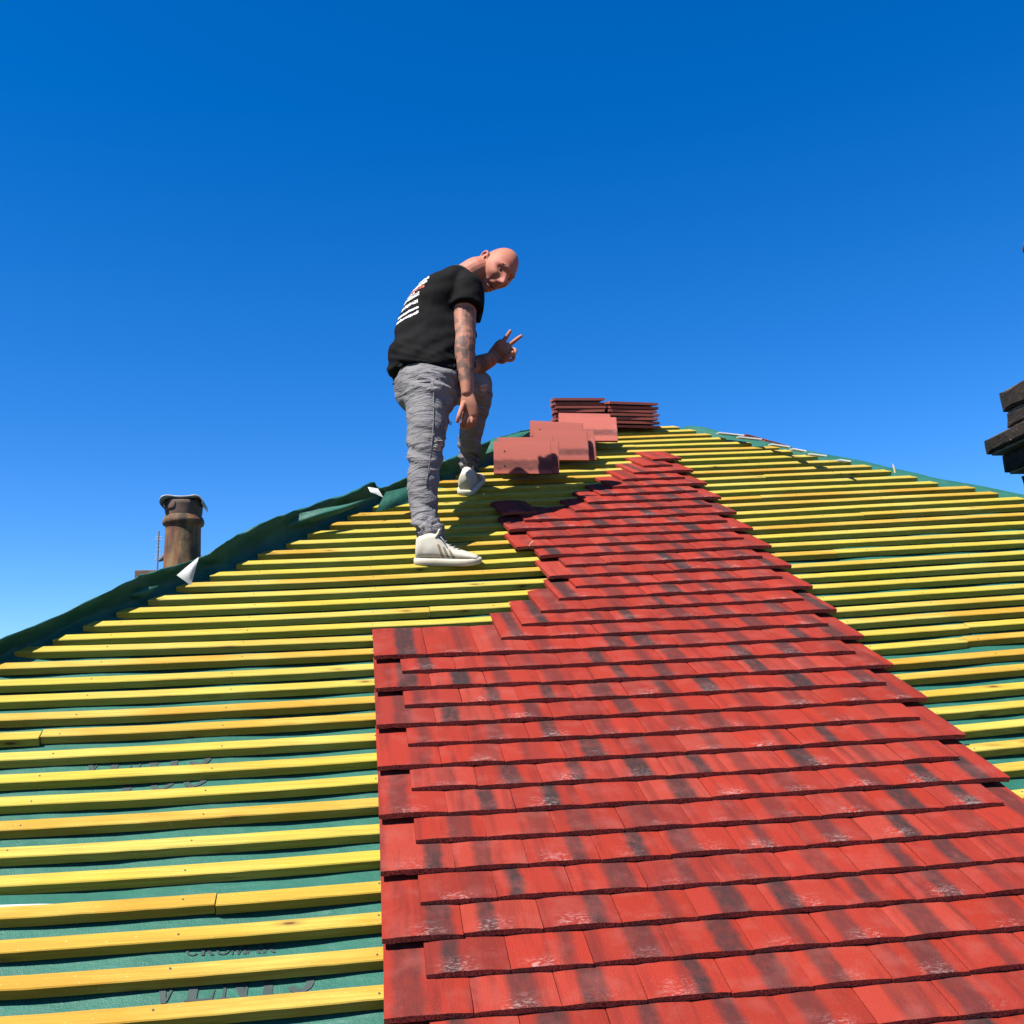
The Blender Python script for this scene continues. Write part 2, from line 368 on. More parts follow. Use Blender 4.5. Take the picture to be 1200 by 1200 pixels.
for i in range(-6, NB):
    ul, ur = left_u(i), right_u(i)
    sl_ = .038*.82; sr = -.038*.9
    if i > 30: sl_ *= .7
    if i in (28, 31): dvv = .0
    if i in JOINTS:
        j = JOINTS[i]
        batten_piece(i, ul, j-.0015, sl_, 0)
        batten_piece(i, j+.0015, ur, 0, sr, dv=rnd.choice((-.004, .005, .006)))
    else:
        batten_piece(i, ul, ur, sl_, sr)
# a short extra batten end lying beside its neighbour, right of the tiles
batten_piece(14, 2.64, 3.6, 0, 0, dv=-.05, ht=.022)

# --- nail heads where the battens cross the rafters
bm = bmesh.new(); NAIL = mat_plain('nail_head', (.05, .045, .04), .5)
for i in range(-4, NB):
    for j in range(-6, 12):
        u = j*.42+rnd.uniform(-.012, .012)
        if left_u(i)+.05 < u < right_u(i)-.05:
            c = roof(u, batten_v(u, i)+.019+rnd.uniform(-.006, .006), .0256)
            vsn = [bm.verts.new(c+(NU*math.cos(t*PI/3)+NV*math.sin(t*PI/3))*.0024+NN*.0006) for t in range(6)]; bm.faces.new(vsn)
mesh_obj('nail_heads', bm, NAIL, house)['kind'] = 'stuff'

# --- laid tiles
TW, TL, TT = .1645, .265, .0142
PITCH_U = .1662
def tile_mesh(seed, w=TW, l=TL, t=TT, nib=True):
    bm = bmesh.new(); rn = random.Random(seed); nx, ny = 10, 4
    cam_ = rn.uniform(.0016, .0034); top = []; bot = []
    ys = [0, .004, .03, .14, l]
    for r in range(5):
        A, B = [], []
        for c in range(nx+1):
            x = -w/2+w*c/nx; y = ys[r]
            bend = cam_*(1-(2*x/w)**2) + .0015*(y/l)
            jag = 0
            if r == 0: jag = rn.uniform(-.0012, .0012)
            ex = .0004 if c in (0, nx) else 0
            A.append(bm.verts.new((x, y+jag*.6+(0.0 if r else -.0005), t+bend-(.0016 if r == 0 else 0)-ex)))
            B.append(bm.verts.new((x, y+jag+(.002 if r == 0 else 0), bend-(rn.uniform(0, .0030) if r == 0 else 0))))
        top.append(A); bot.append(B)
    for r in range(4):
        for c in range(nx):
            bm.faces.new((top[r][c], top[r][c+1], top[r+1][c+1], top[r+1][c]))
            bm.faces.new((bot[r][c], bot[r+1][c], bot[r+1][c+1], bot[r][c+1]))
        bm.faces.new((top[r][0], top[r+1][0], bot[r+1][0], bot[r][0])); bm.faces.new((top[r][nx], bot[r][nx], bot[r+1][nx], top[r+1][nx]))
    for c in range(nx):
        bm.faces.new((top[0][c], bot[0][c], bot[0][c+1], top[0][c+1])); bm.faces.new((top[4][c], top[4][c+1], bot[4][c+1], bot[4][c]))
    if nib:
        for sx in (-1, 1): add_box(bm, Vector((sx*.045-.012, l-.022, -.010)), X, Y, Z, .024, .016, .013)
    return bm
TILES = []
for s in range(8):
    me = bpy.data.meshes.new('roof_tile'); b = tile_mesh(s); b.to_mesh(me); b.free(); me.materials.append(TILE); me.shade_smooth(); me.set_sharp_from_angle(angle=math.radians(25))
    TILES.append(me)
START = {k: (0 if k % 2 == 0 else .5) for k in range(-6, 15)}
START.update({15: 2.5, 16: 3, 17: 3.5, 18: 4, 19: 4.5, 20: 4, 21: 4.5, 22: 4, 23: 3.5, 24: 4, 25: 3.5, 26: 4, 27: 5.5, 28: 6, 29: 6.5, 30: 7, 31: 7.5, 32: 8, 33: 8.5, 34: 9})
def tile_tail(u, k):
    dl = interp(k, [0, 14, 18, 34], [-.80, -.78, -1.10, -1.25]); dr = interp(k, [0, 6, 20, 28, 34], [-1.5, -1.6, -1.62, -1.55, -1.38])
    return field(u, k)+GAUGE*(dl+(dr-dl)*min(1, max(0, u/1.66)))
TILT = math.atan((TT+.001)/GAUGE)
places = []
for k in range(-6, 35):
    st = START[k]; end = 10 if k % 2 == 0 else 9.5
    n = int(round(end-st))
    for j in range(n): places.append((k, (st+j+.5)*PITCH_U))
places.append((27, 3.98*PITCH_U))
def tile_matrix(k, u, yaw=0, lift=0, dv=0):
    v = tile_tail(u, k)+dv; du = .02
    rot = math.atan2(tile_tail(u+du, k)-tile_tail(u-du, k), 2*du)+yaw
    base = roof(u, v, .0445+lift)
    return Matrix.Translation(base) @ ROOF_M @ Matrix.Rotation(rot, 4, 'Z') @ Matrix.Rotation(-TILT, 4, 'X')
def screen_size(k, u):
    p = roof(u, tile_tail(u, k), .05)-CAM; z = p.dot(FW); x = p.dot(RT)/z; y = p.dot(UP)/z
    return (1/z) if abs(x) < .54 and abs(y) < .54 else (0.1/z)
order = sorted(places, key=lambda p: -screen_size(*p))
single, rest = order[:300], order[300:]
for k, u in single:
    o = bpy.data.objects.new('roof_tile', rnd.choice(TILES)); COL.objects.link(o)
    o.parent = house; o.matrix_parent_inverse = Matrix.Translation(-house.location)
    m = tile_matrix(k, u+rnd.uniform(-.0007, .0007), rnd.gauss(0, .004), rnd.uniform(0, .0012), rnd.gauss(0, .0012))
    o.location = m.to_translation(); o.rotation_euler = m.to_euler()
if rest:
    bm = bmesh.new()
    for k, u in rest:
        b = tile_mesh(rnd.randrange(99)); b.transform(tile_matrix(k, u, rnd.gauss(0, .004)))
        t_ = bpy.data.meshes.new('t'); b.to_mesh(t_); b.free(); bm.from_mesh(t_); bpy.data.meshes.remove(t_)
    o = mesh_obj('roof_tile', bm, TILE, house); o['kind'] = 'stuff'

# --- the other slopes, ridge line and walls (out of sight from the photograph)
RL, RR = roof(left_u(40)+.05, field(1.1, 41.3), -.012), roof(right_u(40)-.05, field(1.8, 41.3), -.012)
EL, ER = roof(left_u(-6), field(left_u(-6), -6.5), -.06), roof(right_u(-6), field(3.5, -6.5), -.06)
RL.z = RR.z = min(RL.z, RR.z); EL.z = ER.z = min(EL.z, ER.z)
ELb, ERb = EL+Y*9, ER+Y*9; RLb, RRb = RL+Y*1.6, RR+Y*1.6
for q in ((EL, RL, RLb, ELb), (ER, ERb, RRb, RR), (ELb, RLb, RRb, ERb), (RL, RR, RRb, RLb)):
    bm = bmesh.new(); bm.faces.new([bm.verts.new(p-Vector((0, 0, .03))) for p in q]); mesh_obj('membrane_sheet', bm, GREEN, house)
bm = bmesh.new(); add_box(bm, Vector((EL.x+.3, EL.y+.3, 0)), X, Y, Z, ER.x-EL.x-.6, 8.4, EL.z-.02); mesh_obj('wall', bm, BRICK, house)
bm = bmesh.new(); add_box(bm, Vector((EL.x, EL.y-.02, EL.z-.2)), X, Y, Z, ER.x-EL.x, .03, .18); mesh_obj('fascia', bm, mat_plain('white_paint', (.75, .75, .73), .5), house)

# --- membrane turned up over the left hip
crest = [(-60, 779), (0, 749), (50, 729), (100, 706), (150, 681), (175, 671), (212, 661), (235, 653), (250, 645.5), (270, 631.5), (290, 621), (315, 609), (340, 600), (360, 594), (380, 586), (402, 580), (420, 572.5), (437, 564.5), (446, 572), (475, 560), (517, 541), (532, 535), (569, 518), (596, 509), (620, 503), (650, 498)]
def hip_surface(rows, name, mat, off=0, parent=house):
    bm = bmesh.new(); n = len(rows[0]); V_ = [[bm.verts.new(p) for p in r] for r in rows]
    for A, B in zip(V_, V_[1:]):
        for j in range(n-1): bm.faces.new((A[j], B[j], B[j+1], A[j+1]))
    return mesh_obj(name, bm, mat, parent, True, rows[0][0])
hipL = [(left_u(i), i) for i in range(9, 41)]
def hip_index_for(x, y):          # the batten whose left end stands below this bearing
    best = min(range(-60, 410), key=lambda t: abs(((lambda p: (600+1200*p.dot(RT)/p.dot(FW)))(roof(left_u(t/10), field(left_u(t/10), t/10), .0)-CAM))-x))
    return best/10
rows = []
cs = catmull([(a, b) for a, b in crest], 5)
for q, (x, y) in enumerate(cs):
    i = max(-3, min(40.5, hip_index_for(x+14, y))); ul = left_u(i)
    P0 = roof(ul+.13, field(ul+.13, i)-.01, -.012); P1 = roof(ul-.02, field(ul, i), .012)
    d = (P1-CAM).dot(FW); wob = noise.noise(Vector((q*.13, 2, 0))); C_ = pt(x, y, d-.035+.03*wob)
    mid = P1.lerp(C_, .45) + FW*(.03+.03*wob) + UP*.012*noise.noise(Vector((q*.3, 4, 4))) + RT*.012*noise.noise(Vector((q*.21, 7, 0)))
    m2 = P1.lerp(C_, .86) - FW*(.012+.02*noise.noise(Vector((q*.3, 5, 1))))
    C_ = C_+UP*.006*noise.noise(Vector((q*.8, 9, 2))); B_ = C_ + FW*.05 - UP*.025; B2 = C_ + FW*.36 - UP*.20 - RT*.03
    prof = catmull([tuple(P0), tuple(P1), tuple(mid), tuple(m2), tuple(C_), tuple(B_), tuple(B2)], 3)
    rows.append([Vector(p)+FW*((.016 if 2 < k < 12 else .004)*noise.noise(Vector((q*.45, k*.3, 3))))+UP*(.004*noise.noise(Vector((q*.5, k*.4, 8)))) for k, p in enumerate(prof)])
hip_surface(rows, 'hip_membrane', GREEN)
# inner fold below the kink, and the white turned-back corners
def patch(pts, name, mat, sub=4, bulge=.02, parent=house):
    """four corners -> small curved cloth patch"""
    a, b, c, d = pts; rws = []
    for r in range(sub+1):
        s = r/sub; rw = []
        for q in range(sub+1):
            t = q/sub; p = a.lerp(b, t).lerp(d.lerp(c, t), s)
            rw.append(p-FW*(bulge*math.sin(PI*s)*math.sin(PI*t))+UP*(bulge*.2*noise.noise(p*9)))
        rws.append(rw)
    return hip_surface(rws, name, mat, 0, parent)
zz = 3.72
patch([pt(233, 653, zz), pt(229, 668, zz-.01), pt(224, 686, zz-.02), pt(207, 674, zz-.01)], 'membrane_corner', WHITE_FILM, 5, .012)
zz = 4.38
patch([pt(431, 571, zz), pt(434, 577, zz-.02), pt(449, 583, zz-.02), pt(443, 573, zz)], 'membrane_corner', WHITE_FILM, 4, .01)
zz = 4.32
patch([pt(329, 622, zz-.10), pt(385, 606, zz), pt(441, 583, zz+.1), pt(352, 601, zz-.06)], 'membrane_fold', GREEN, 8, .03)
zz = 3.58
patch([pt(137, 704, zz), pt(170, 701, zz+.02), pt(186, 686, zz+.04), pt(150, 693, zz)], 'membrane_fold', GREEN, 6, .02)
patch([pt(440, 600, 4.45), pt(478, 590, 4.55), pt(500, 566, 4.68), pt(452, 576, 4.52)], 'membrane_fold', GREEN, 6, .02)
patch([pt(569, 532, 5.2), pt(600, 520, 5.3), pt(624, 504, 5.5), pt(576, 515, 5.3)], 'membrane_fold', GREEN, 6, .03)

# --- right hip: membrane rolled over, pale turned edge and a few tile edges beyond
rows = []
rtop = [(801, 498.5), (820, 498.5), (845, 505), (880, 513), (920, 522), (960, 530), (1010, 540), (1060, 551), (1100, 560), (1150, 569), (1200, 579), (1260, 592)]
for q, (x, y) in enumerate(catmull(rtop, 4)):
    best = min(range(180, 412), key=lambda t: abs(((lambda p: (600+1200*p.dot(RT)/p.dot(FW)))(roof(right_u(t/10), field(right_u(t/10), t/10), .0)-CAM))-x))
    i = best/10; ur = right_u(i)
    P0 = roof(ur-.10, field(ur, i)-.02, -.006); P1 = roof(ur+.03, field(ur, i)+.01, .006)
    d = (P1-CAM).dot(FW); C_ = pt(x, y+1.2+1.0*noise.noise(Vector((q*.4, 1, 1))), d+.14)
    B_ = C_+FW*.2-UP*.12+RT*.05
    rows.append([Vector(p) for p in catmull([tuple(P0), tuple(P1), tuple(C_), tuple(B_)], 3)])
rows[0] = [rows[0][0].lerp(p, .05) for p in rows[0]]
hip_surface(rows, 'hip_membrane', GREEN)
for (x0, y0, x1, y1, z) in ((843, 505.5, 872, 508.5, 6.0), (866, 510.5, 893, 513, 5.9), (905, 519, 926, 522, 5.75), (930, 524.5, 945, 527, 5.6), (950, 530.5, 969, 532.5, 5.5), (985, 537.5, 997, 539, 5.35)):
    A, B = pt(x0, y0+2, z), pt(x1, y1+2.2, z-.05); bm = bmesh.new()
    e = (B-A); add_box(bm, A, e.normalized(), FW, UP, e.length, .09, .007); mesh_obj('membrane_edge', bm, WHITE_FILM, house, False, A)
for (x, y, z) in ((889, 513, 6.1), (912, 519.5, 6.0)):
    o = bpy.data.objects.new('roof_tile', TILES[1]); COL.objects.link(o); o.parent = house; o.matrix_parent_inverse = Matrix.Translation(-house.location)
    ex = (RT-UP*.28).normalized(); ey = (FW-ex*FW.dot(ex)).normalized()
    m = Matrix((ex, ey, ex.cross(ey))).transposed().to_4x4(); m.translation = pt(x, y+2.4, z+.05); o.location = m.to_translation(); o.rotation_euler = m.to_euler()

# --- splinters and shavings on the battens
PALE = mat_plain('pale_wood', (.5, .42, .22), .6)
def splinter(a, b, r=.002, mat=PALE, name='wood_splinter'):
    bm = bmesh.new(); mdl = a.lerp(b, .5)+UP*.004; loft(bm, [a, mdl, b], [r, r*.8, r*.25], n=5, s=2, cap=False); mesh_obj(name, bm, mat, house, False, a)
splinter(pt(1049, 554, 5.05), pt(1046, 543.5, 5.05), .006)
for (x0, y0, x1, y1, z) in ((230, 908, 237, 919, 2.85), (262, 978, 236, 985, 2.62), (250, 981, 226, 983, 2.62), (125, 996, 134, 1002, 2.5), (48, 1036, 60, 1030, 2.35), (395, 826, 397, 832, 3.2), (1066, 784, 1078, 777, 3.6), (1070, 760, 1072, 750, 3.7), (620, 640, 625, 634, 4.1), (302, 700, 312, 702, 3.85)):
    splinter(pt(x0, y0, z), pt(x1, y1, z), .0012)

# --- lettering printed on the membrane
def glyph(ch):   # strokes as quads in a unit cell, slab serifs
    q = []
    def bar(a, b, w0, w1=None):
        a, b = Vector(a), Vector(b); w1 = w0 if w1 is None else w1
        q.append([(a.x-w0/2, a.y), (a.x+w0/2, a.y), (b.x+w1/2, b.y), (b.x-w1/2, b.y)])
    def hb(x0, x1, y0, y1): q.append([(x0, y0), (x1, y0), (x1, y1), (x0, y1)])
    def arc(cx, cy, rx, ry, a0, a1, w, n=10):
        for k in range(n):
            t0, t1 = math.radians(a0+(a1-a0)*k/n), math.radians(a0+(a1-a0)*(k+1)/n)
            q.append([(cx+(rx-w)*math.cos(t0), cy+(ry-w*.5)*math.sin(t0)), (cx+rx*math.cos(t0), cy+ry*math.sin(t0)), (cx+rx*math.cos(t1), cy+ry*math.sin(t1)), (cx+(rx-w)*math.cos(t1), cy+(ry-w*.5)*math.sin(t1))])
    if ch == 'V': bar((.15, .95), (.42, .0), .26, .14); bar((.75, .95), (.48, .05), .10, .06); hb(-.02, .34, .95, 1); hb(.6, .9, .95, 1)
    elif ch == 'E': bar((.25, .05), (.25, .95), .24); hb(.05, .8, 0, .05); hb(.05, .8, .95, 1); hb(.37, .6, .47, .53); bar((.76, .05), (.82, .28), .08, .02); bar((.76, .95), (.8, .75), .08, .02)
    elif ch == 'N': bar((.18, .05), (.18, .95), .08); bar((.16, 1), (.74, 0), .3, .2); bar((.76, .05), (.76, .95), .08); hb(.02, .34, 0, .05); hb(.6, .92, .95, 1)
    elif ch == 'T': bar((.45, .05), (.45, .95), .25); hb(.22, .68, 0, .05); hb(.05, .85, .93, 1); bar((.08, .93), (.05, .7), .08, .02); bar((.82, .93), (.85, .7), .08, .02)
    elif ch == '3': arc(.42, .74, .32, .26, 150, -90, .2); arc(.42, .27, .38, .27, 90, -160, .22)
    elif ch == '1': bar((.4, .05), (.4, 1), .25); hb(.2, .6, 0, .05)
    elif ch == '0': arc(.45, .5, .4, .5, 0, 360, .2, 18)
    elif ch == 'C': arc(.5, .5, .42, .5, 40, 320, .18, 16)
    elif ch == 'R': bar((.2, 0), (.2, 1), .2); arc(.35, .74, .38, .26, 90, -90, .16); hb(.2, .4, .94, 1); bar((.45, .5), (.78, 0), .2); hb(.2, .4, .47, .52)
    elif ch == 'O': arc(.46, .5, .42, .5, 0, 360, .18, 18)
    elif ch == 'M': bar((.12, 0), (.12, 1), .1); bar((.2, 1), (.5, 0), .22, .14); bar((.8, 1), (.5, 0), .1, .06); bar((.86, 0), (.86, 1), .2)
    elif ch == 'A': bar((.12, 0), (.45, 1), .07, .12); bar((.82, 0), (.5, 1), .22, .14); hb(.28, .7, .3, .36)
    return q
def printed(text, u, v, width, size, adv=.9, k=1, slant=0.0):
    bm = bmesh.new(); x = 0
    for ch in text:
        for q in glyph(ch):
            a, b, c, d = [Vector(p) for p in q]; vsn = {}
            N = 3
            for r in range(N+1):
                for s in range(N+1):
                    p = a.lerp(b, s/N).lerp(d.lerp(c, s/N), r/N)
                    uu = u+(x+p.x)*width+slant*p.y*size; vv = v+p.y*size; vv += field(uu, 2)-field(u, 2)
                    vsn[r, s] = bm.verts.new(roof(uu, vv, sheet_w(uu, vv, k)+.0022))
            for r in range(N):
                for s in range(N): bm.faces.new((vsn[r, s], vsn[r, s+1], vsn[r+1, s+1], vsn[r+1, s]))
        x += adv
    return mesh_obj('printed_lettering', bm, PRINT, house, False, roof(u, v))
def at_roof(x, y):
    d = (x-600)/1200*RT-(y-600)/1200*UP+FW; t = -HGT/(d.dot(NN)); p = d*t
    return p.dot(NU)-U0, p.dot(NV)-V0
a = at_roof(172, 1176); b = at_roof(372, 1158); printed('VENT3', a[0], batten_v(a[0], 0)+.066, (b[0]-a[0])/4.5, .098, .9, 0)
a2 = at_roof(250, 1203); printed('100', a2[0], batten_v(a2[0], 0)-.108, .075, .098, .9, 0)
a3 = at_roof(216, 1114); printed('CROMAR', a3[0], batten_v(a3[0], 1)+.085, .034, .030, .9, 0)
a4 = at_roof(92, 902); b4 = at_roof(250, 893); printed('VENT3', a4[0], batten_v(a4[0], 8)+.077, (b4[0]-a4[0])/4.5, .098, .9, 1)
a5 = at_roof(130, 924); printed('100', a5[0], batten_v(a5[0], 7)+.075, .085, .098, .95, 1, .2)
#PART2
# ------------------------------------------------------------------ loose tiles waiting to be laid
def loose_tile(mtx, label, group, seed, scale=1.0):
    me = bpy.data.meshes.new('roof_tile'); b = tile_mesh(seed, .165*scale, .265*scale, .013*scale); b.to_mesh(me); b.free(); me.materials.append(TILE_LOOSE)
    o = bpy.data.objects.new('roof_tile', me); COL.objects.link(o)
    o.location = mtx.to_translation(); o.rotation_euler = mtx.to_euler()
    return tag(o, label, 'roof tile', group, 'thing')
def standing_tile(x, y, z, yaw, lean, label, seed, roll=0.0, sc=1.07):
    # local tile axes: x width (up), y length from tail to head (left), z the weathered face (to the viewer)
    base = Matrix((UP, -RT, -FW)).transposed().to_4x4()
    m = Matrix.Translation(pt(x, y, z)) @ Matrix.Rotation(yaw, 4, UP) @ Matrix.Rotation(lean, 4, RT) @ Matrix.Rotation(roll, 4, FW) @ base @ Matrix.Translation((.165*sc/2, 0, 0))
    o = loose_tile(m, label, 'loose tiles leaning on the battens', seed, sc)
    for xx in (-.045, .03):
        bm = bmesh.new(); lathe(bm, Vector((xx*sc, .215*sc, .0166*sc)), [(.0001, .0012), (.0045, .0012), (.0048, -.002)], 10)
        h = mesh_obj('nail_hole_disc', bm, HOLE); h.parent = o
    return o
HOLE = mat_plain('hole_dark', (.01, .008, .008), .9)  # raised discs, coloured dark in place of the shade inside nail holes
grpA = [(646.5, 556.5, 5.02, 'red tile leaning at the front of the lowest loose pile beside the man'),
        (655, 556, 5.075, 'red tile showing only its right edge behind the front tile of the lowest pile'),
        (650, 550, 5.13, 'red tile showing a thin strip above the front tile of the lowest loose pile')]
for k, (x, y, z, lab) in enumerate(grpA): standing_tile(x, y, z, .05, math.radians(-24), lab, 40+k, (.0, .03, -.02)[k])
grpB = [(690, 540.5, 5.32, 'red tile with a dark band at the front of the middle loose pile'),
        (699, 540, 5.375, 'red tile slid to the right behind the front tile of the middle pile'),
        (683, 531, 5.43, 'red tile poking up at the top left of the middle loose pile')]
for k, (x, y, z, lab) in enumerate(grpB): standing_tile(x, y, z, .06, math.radians(-26), lab, 50+k, (.0, -.03, .05)[k])
grpC = [(724, 518.5, 5.62, 'sunlit red tile leaning just below the two flat stacks at the ridge'),
        (716, 514, 5.68, 'red tile showing only a strip behind the leaning tile nearest the ridge stacks')]
for k, (x, y, z, lab) in enumerate(grpC): standing_tile(x, y, z, -.02, math.radians(-40), lab, 60+k, (.0, .02)[k], 1.1)
ORD = ['bottom', 'second', 'third', 'fourth', 'fifth', 'sixth', 'seventh', 'eighth', 'ninth', 'tenth']
def stack(x0, y0, z, n, side, seed, tilt=18, sc=1.12, yaw0=0):
    # tiles laid flat, long side to the viewer, stacked up from the battens
    c = pt(x0, y0, z); rn = random.Random(seed)
    for k in range(n):
        yw = yaw0+rn.gauss(0, .025); t = math.radians(tilt)+rn.gauss(0, .012)
        m = Matrix.Translation(c+Vector((rn.gauss(0, .006), rn.gauss(0, .005), 0))+(NN*.55+Z*.45)*(.0238*k)) @ Matrix.Rotation(yw, 4, 'Z') @ Matrix.Rotation(t, 4, 'X') @ Matrix.Rotation(PI/2, 4, 'Z') @ Matrix.Translation((.0825*sc, -.1325*sc, .012))
        which = 'topmost' if k == n-1 else ORD[k]
        lab = f'{which} red tile of the {side} flat stack at the ridge' + ('' if k in (0, n-1) else ', counted from below')
        loose_tile(m, lab, 'loose tiles stacked at the ridge', seed*10+k, sc)
stack(680, 504, 6.02, 8, 'left', 7, 14, 1.13, -.05)
stack(744, 503.5, 6.05, 7, 'right', 8, 14, 1.13, .03)

# ------------------------------------------------------------------ chimney behind the left hip
POT = NT('terracotta_pot', .8, .2)
_n = POT.noise(POT.mapping(POT.tc.outputs['Object'], (1, 1, .45)), 7, 5, .65, .6); _n2 = POT.noise(POT.mapping(POT.tc.outputs['Object'], (1, 1, .3)), 11, 5, .6)
_c = POT.mix(POT.ramp(_n, [(.38, 0), (.6, 1)]), (.10, .036, .022), (.135, .088, .038)); _c = POT.mix(POT.ramp(_n2, [(.44, 0), (.62, .9)]), _c, (.026, .020, .017))
POT.color(_c); POT.bump(POT.noise(POT.tc.outputs['Object'], 40, 5), .5, .004); POT = POT.m
SOOT = mat_plain('sooty_clay', (.03, .025, .022), .8, (.09, .05, .035), 14, .4)
ZL = 8.5; s_ = ZL/1200
foot = pt(213, 674, ZL)
chim = tag(empty('chimney', (foot.x, foot.y, 0)), 'weathered terracotta chimney pot with a curled cap rising behind the left hip', 'chimney')
prof = [(22, -4), (21.5, 0), (20.6, 30), (20.2, 52), (20.2, 60), (22.6, 62), (23, 65), (22.6, 68), (20.6, 69.5), (20.2, 76), (20.8, 82), (22.5, 86), (18, 87), (17, 60), (17, 0)]
bm = bmesh.new(); lathe(bm, foot, [(r*s_, h*s_) for r, h in prof], 40); mesh_obj('pot', bm, POT, chim, True, foot)
bm = bmesh.new(); lathe(bm, foot, [(20.3*s_, 58*s_), (23.4*s_, 60*s_), (24*s_, 63*s_), (23.4*s_, 66*s_), (20.3*s_, 68*s_)], 40); mesh_obj('pot_band', bm, POT, chim, True, foot)
bm = bmesh.new(); capo = foot+Z*(88*s_); rws = []
cp = catmull([(a*.93, b) for a, b in [(-25.5, -7.5), (-26, -4), (-23.5, 0.5), (-17, 2.2), (-8, 1.2), (0, .8), (9, 1.2), (17, 2.2), (23, .2), (26, -4.5), (25.5, -8)]], 3)
for yy in (-22, 22):
    rws.append([[capo+X*(a*s_)+Y*(yy*s_)+Z*((b+o_)*s_) for a, b in cp] for o_ in (0, 1.8)])
def vv(p): return bm.verts.new(p)
R4 = [[vv(p) for p in rws[i][j]] for i in (0, 1) for j in (0, 1)]   # front under, front over, back under, back over
n_ = len(cp)
for k in range(n_-1):
    for A, B in ((R4[1], R4[3]), (R4[2], R4[0]), (R4[0], R4[1]), (R4[3], R4[2])): bm.faces.new((A[k], A[k+1], B[k+1], B[k]))
for k in (0, n_-1): bm.faces.new((R4[0][k], R4[1][k], R4[3][k], R4[2][k]))
bmesh.ops.recalc_face_normals(bm, faces=bm.faces); mesh_obj('cap', bm, mat_plain('lead_cap', (.26, .26, .26), .45, (.05, .045, .04), 9), chim, True, capo)
bm = bmesh.new(); lathe(bm, foot, [(20.5*s_, 70*s_), (21.2*s_, 74*s_), (21.6*s_, 82*s_), (22.8*s_, 86.4*s_), (20*s_, 87*s_)], 40); mesh_obj('pot_rim', bm, SOOT, chim, True, foot)
for q in range(4):                                            # lugs of the pot's broken rim, dark with soot
    a = PI/4+q*PI/2+.2; c = foot+Z*(80*s_)+Vector((math.cos(a), math.sin(a), 0))*(20.5*s_)
    bm = bmesh.new(); loft(bm, [c-Z*.02, c+Z*.03, c+Z*.055], [(.045, .02), (.05, .018), (.03, .015)], ax=Vector((-math.sin(a), math.cos(a), 0)), n=10, s=2); mesh_obj('lug', bm, SOOT, chim, True, c)
wst = 46*s_
stk_top = foot.z-.02
bm = bmesh.new(); add_box(bm, Vector((foot.x-.20, foot.y-.28, 0)), X, Y, Z, .9, .62, stk_top-.07); mesh_obj('stack', bm, MORTAR, chim)
OLDBRICK = mat_plain('old_brick', (.045, .026, .02), .9, (.12, .075, .055), 14, .6)
BRK = []
for q in range(3):
    b = bmesh.new(); vs8 = add_box(b, Vector((0, 0, 0)), X, Y, Z, .215, .102, .065, .006)
    for v in b.verts: v.co += Vector((noise.noise(v.co*30+Vector((q, 0, 0))), noise.noise(v.co*31+Vector((0, q, 0))), noise.noise(v.co*33)))*.004
    me = bpy.data.meshes.new('brick'); b.to_mesh(me); b.free(); me.materials.append(OLDBRICK); BRK.append(me)
def put(name, me, parent, m):
    o = bpy.data.objects.new(name, me); COL.objects.link(o); o.parent = parent; o.matrix_parent_inverse = Matrix.Translation(-parent.location)
    o.location = m.to_translation(); o.rotation_euler = m.to_euler(); return o
for row in range(3):
    zb = stk_top-.225+.075*row-.0; ov = (.0, .0, .03)[row]
    for j in range(5):
        put('brick', BRK[(j+row) % 3], chim, Matrix.Translation((foot.x-.22-ov+.222*j-(.0 if row % 2 else .05), foot.y-.33-ov, zb+.015)))
bm = bmesh.new(); lathe(bm, foot-Z*.03, [(.36, -.05), (.32, -.02), (.22, .02), (.14, .04)], 20); mesh_obj('flaunching', bm, OLDBRICK, chim, True, foot)

# ------------------------------------------------------------------ television aerial beyond it
METAL = mat_plain('dull_metal', (.10, .10, .11), .5)
za = 14.0; sa = za/1200; base = pt(183.5, 690, za)
aer = tag(empty('tv_aerial', base), 'thin grey television aerial standing left of the terracotta pot', 'aerial')
bm = bmesh.new(); tube(bm, [base-Z*4, base+Z*(69*sa)], .012, 6); mesh_obj('mast', bm, METAL, aer, False, base)
for (h, wd) in ((35, 4), (37.5, 3), (41, 4), (46, 3.5), (51, 3), (59, 5), (62, 3.5)):
    bm = bmesh.new(); c = base+Z*(h*sa); tube(bm, [c-RT*(wd*sa), c+RT*(wd*sa)], .006, 5); mesh_obj('element', bm, METAL, aer, False, c)
bm = bmesh.new(); c = base+Z*(38*sa)+RT*.07; loft(bm, [c-RT*.05-UP*.05, c+RT*.02, c+RT*.07+UP*.09], [.02, .045, .03], n=8, s=2); mesh_obj('bracket', bm, METAL, aer, True, c)

# ------------------------------------------------------------------ stone chimney at the right
STN = NT('blackened_stone', .9, .2)
_n = STN.noise(STN.tc.outputs['Object'], 9, 6, .7); _s = STN.noise(STN.tc.outputs['Object'], 55, 3, .6)
_c = STN.mix(STN.ramp(_n, [(.35, 0), (.68, 1)]), (.006, .0055, .005), (.032, .023, .016)); _c = STN.mix(STN.ramp(_s, [(.69, 0), (.74, .9)]), _c, (.30, .24, .17))
STN.color(_c); STN.bump(STN.noise(STN.tc.outputs['Object'], 26, 6, .75), 1.0, .022); STN = STN.m
PTG = mat_plain('old_pointing', (.13, .11, .09), .9, (.07, .06, .05), 20, .5)
ZR = 6.0
cr = pt(1194, 560, ZR)
rch = tag(empty('stone_chimney', (cr.x+.3, cr.y-.4, 0)), 'blackened stone chimney with stepped projecting courses at the right edge', 'chimney')
